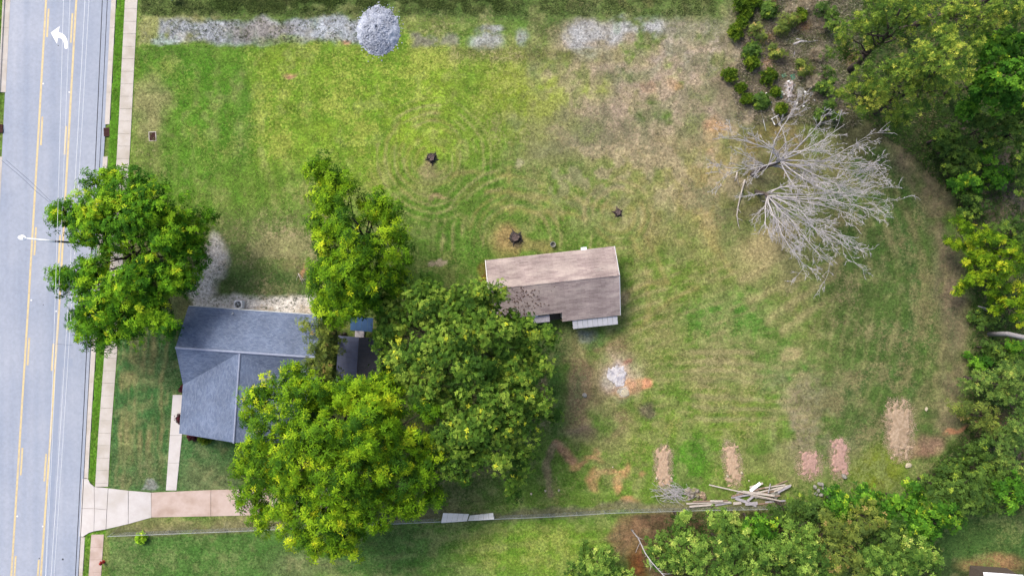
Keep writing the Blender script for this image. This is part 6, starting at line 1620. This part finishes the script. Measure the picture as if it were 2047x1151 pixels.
def leaning_sheet(tops, bots, label, ribs=5):
    a, b_ = P(*tops[0]), P(*tops[1]); c_, d_ = P(*bots[0]), P(*bots[1])
    o0 = (c_ + d_) / 2; o0.z = 0
    root = tag(empty('white_sheet', o0), label, 'metal sheet', 'sheets leaning on the fence')
    a, b_, c_, d_ = [p - o0 for p in (a, b_, c_, d_)]
    nrm = (b_ - a).cross(c_ - a).normalized() * .03
    for k in range(ribs):
        t0, t1 = k / ribs, (k + 1) / ribs - .008
        q = [a.lerp(b_, t0), a.lerp(b_, t1), c_.lerp(d_, t1), c_.lerp(d_, t0)]
        mb = MB(); mb.add(q + [p + nrm for p in q], [(0, 1, 2, 3), (7, 6, 5, 4), (0, 4, 5, 1), (1, 5, 6, 2), (2, 6, 7, 3), (3, 7, 4, 0)]); mb.build('sheet_panel', M['sheet'], root)
    mb = MB(); mb.tube([a, b_], .035, 6); mb.build('top_edge', M['trim'], root)
    return root
leaning_sheet(((882, 1044, 1.25), (934, 1040, 1.25)), ((886, 1025, .0), (938, 1027, .0)), 'wider white metal sheet leaning on the fence next to the big tree')
leaning_sheet(((936, 1039.5, 1.25), (988, 1037, 1.25)), ((939, 1030, .0), (986, 1025, .0)), 'narrower white metal sheet at the open end of the fence')
for x, y in ((883, 1036.5), (935, 1033), (987, 1030.5)):
    pass

# ------------------------------------------------------------------ ground cover and grass
def scatter_tufts(name, n, mask_fn, Lr, Wd, cols_fn, seed, blades=4, mat='dry', label=None, lift=(.2, .9), box=(0, -20, 2060, 1170)):
    rng = np.random.default_rng(seed)
    x = (rng.uniform(box[0], box[2], n) - CX) / S; y = (CY - rng.uniform(box[1], box[3], n)) / S
    keep = rng.random(n) < mask_fn(x * S + CX, CY - y * S, x, y)
    x, y = x[keep], y[keep]
    a, b_, mx_, z = ground_color(x, y)
    pos = np.stack([x, y, z + .01], 1)
    nrm = np.tile(np.array([[0, 0, 1.0]]), (len(x), 1)) + rng.normal(0, .15, (len(x), 3)); nrm = unit(nrm)
    col = cols_fn(a, b_, rng)
    V, q, C = leaves(pos, nrm, col, blades, Lr, Wd, rng, lift, .1)
    me = np_mesh(name, V, q, C)
    o = link(name, me, M[mat]); tag(o, label, name.split('_')[-1], kind='stuff')
    return o
def open_mask(px_, py_):
    m = (px_ > L_sw_r(py_) + 3).astype(float)
    m *= ~((px_ > 210) & (px_ < 670) & (py_ > 970) & (py_ < 1062))
    m *= ~((px_ > 325) & (px_ < 372) & (py_ > 785) & (py_ < 985))
    m *= ~((np.hypot((px_ - 757) / 42, (py_ - 62) / 50) < 1))
    return m
def grass_cols(a, b_, rng):
    t = rng.random((len(a), 1)) ** .8
    return (a * (1 - t) + b_ * t) * rng.uniform(.5, 1.7, (len(a), 1))
scatter_tufts('lawn_grass', 95000, lambda X, Y, x, y: open_mask(X, Y) * np.where((X < 1690) & ~((X > 384) & (X < 645) & (Y > 588) & (Y < 634)), .8, .3), 0.17, .05, grass_cols, 5, 3, 'dry', 'short mown lawn grass around both houses', (.1, .9))
def verge_mask(X, Y, x, y):
    s_ = ((X > L_kerb_r(Y) + 1) & (X < L_sw_l(Y) - .5) & ~((Y > 962) & (Y < 1070))) | (X < L_kerb_l(Y) - 1)
    return s_.astype(float)
scatter_tufts('verge_grass', 40000, verge_mask, .12, .035, grass_cols, 6, 3, 'dry', 'bright grass in the strip between kerb and sidewalk', (.2, 1.0), (0, -20, 260, 1170))
def brush_cols(a, b_, r):
    n_ = len(a); k = r.random((n_, 1))
    c_ = np.where(k < .34, np.array([D(206, 194, 180)]), np.where(k < .62, np.array([D(132, 116, 102)]), np.where(k < .84, np.array([D(116, 136, 70)]), np.array([D(84, 74, 66)]))))
    return (c_ * .55 + a * .6) * r.uniform(.6, 1.5, (n_, 1))
def brush_mask(X, Y, x, y):
    b_ = ((X > 1455 + 30 * fbm(x, y, 2.0, 92)) & (X < 1720) & (Y < 215 + 60 * fbm(x, y, 2.0, 94))).astype(float)
    return b_ * np.where(fbm(x, y, 1.3, 91) > .45, 1.0, .25)
scatter_tufts('brush_cover', 24000, brush_mask, .55, .045, brush_cols, 7, 4, 'dry', 'tangled dry grass and twigs of the brown brush', (.1, 1.0), (1440, -20, 1720, 270))
def floor_mask(X, Y, x, y):
    e = np.interp(Y, [-200, 230, 300, 400, 480, 700, 860, 960, 1200], [1700, 1710, 1810, 1910, 1935, 1940, 1930, 1835, 1800])
    m = (X > e).astype(float) * (fbm(x, y, 2.5, 93) * .9 + .1)
    m *= ~((X > 1860) & (Y > 1020))
    m = np.maximum(m, ((Y > fyf(X) + 8) & (X > 1330) & (X < 1880)).astype(float) * .6)
    return m
fyf = lambda X: np.interp(X, [200, 480, 890, 1090, 1220, 1535, 1900], [1068, 1056, 1034, 1027, 1019, 1013, 1003])
scatter_tufts('ground_cover', 60000, floor_mask, .3, .12, lambda a, b_, r: np.where(r.random((len(a), 1)) < .8, np.array([D(76, 108, 44)]), np.array([D(122, 124, 84)])) * r.uniform(.55, 1.35, (len(a), 1)), 8, 4, 'leaf', 'dark green leafy ground cover of the wood floor', (.1, .8), (1320, -20, 2075, 1170))
def weed_mask(X, Y, x, y):
    m = ((X > 285) & (Y < 30) & (X < 1430)).astype(float) * np.where((X > 430) & (X < 1010) & (Y < 2 + 34 * fbm(x, y, 2.2, 96)), .8, .16) * (fbm(x, y, 1.4, 95) > .42)
    return m * (np.hypot((X - 757) / 46, (Y - 62) / 54) > 1)
scatter_tufts('verge_weeds', 26000, weed_mask, .3, .07, lambda a, b_, r: (a * .4 + b_ * .2 + np.array([D(104, 130, 60)]) * .4) * r.uniform(.6, 1.5, (len(a), 1)), 9, 5, 'leaf', 'rank dark green weeds above the gravel track', (.2, 1.0), (280, -20, 1440, 35))
def stone_mask(X, Y, x, y):
    m = ((X > 300) & (X < 735) & (Y > 40) & (Y < 88)).astype(float)
    m = np.maximum(m, ((X > 384) & (X < 645) & (Y > 592) & (Y < 632)) * .8)
    m = np.maximum(m, (np.hypot((X - 425) / 26, (Y - 530) / 50) < 1) * .8)
    return m * (fbm(x, y, 1.2, 97) > .45)
scatter_tufts('weed_tufts', 9000, stone_mask, .16, .05, lambda a, b_, r: np.array([D(96, 112, 66)]) * r.uniform(.5, 1.3, (len(a), 1)), 10, 4, 'leaf', 'small dark weeds dotted over the gravel', (.2, 1.0), (300, 30, 740, 640))

def straw_mask(X, Y, x, y):
    m = np.zeros(len(X))
    for (cx_, cy_, rx_, ry_, rot, mt) in paint_straw:
        c_, s_ = math.cos(-rot), math.sin(-rot)
        u = ((X - cx_) * c_ + (Y - cy_) * s_) / rx_; v = (-(X - cx_) * s_ + (Y - cy_) * c_) / ry_
        m = np.maximum(m, 1 - sstep(.7, 1.5, np.hypot(u, v) + (fbm(x, y, .8, 66) - .5) * .5))
    return m
scatter_tufts('loose_straw', 60000, straw_mask, .22, .022, lambda a, b_, r: np.where(r.random((len(a), 1)) < .6, np.array([D(240, 216, 186)]), np.array([D(200, 168, 140)])) * r.uniform(.75, 1.25, (len(a), 1)), 12, 3, 'dry', 'loose pale straw strewn over the mulch beds', (.0, .4), (1290, 790, 1840, 980))
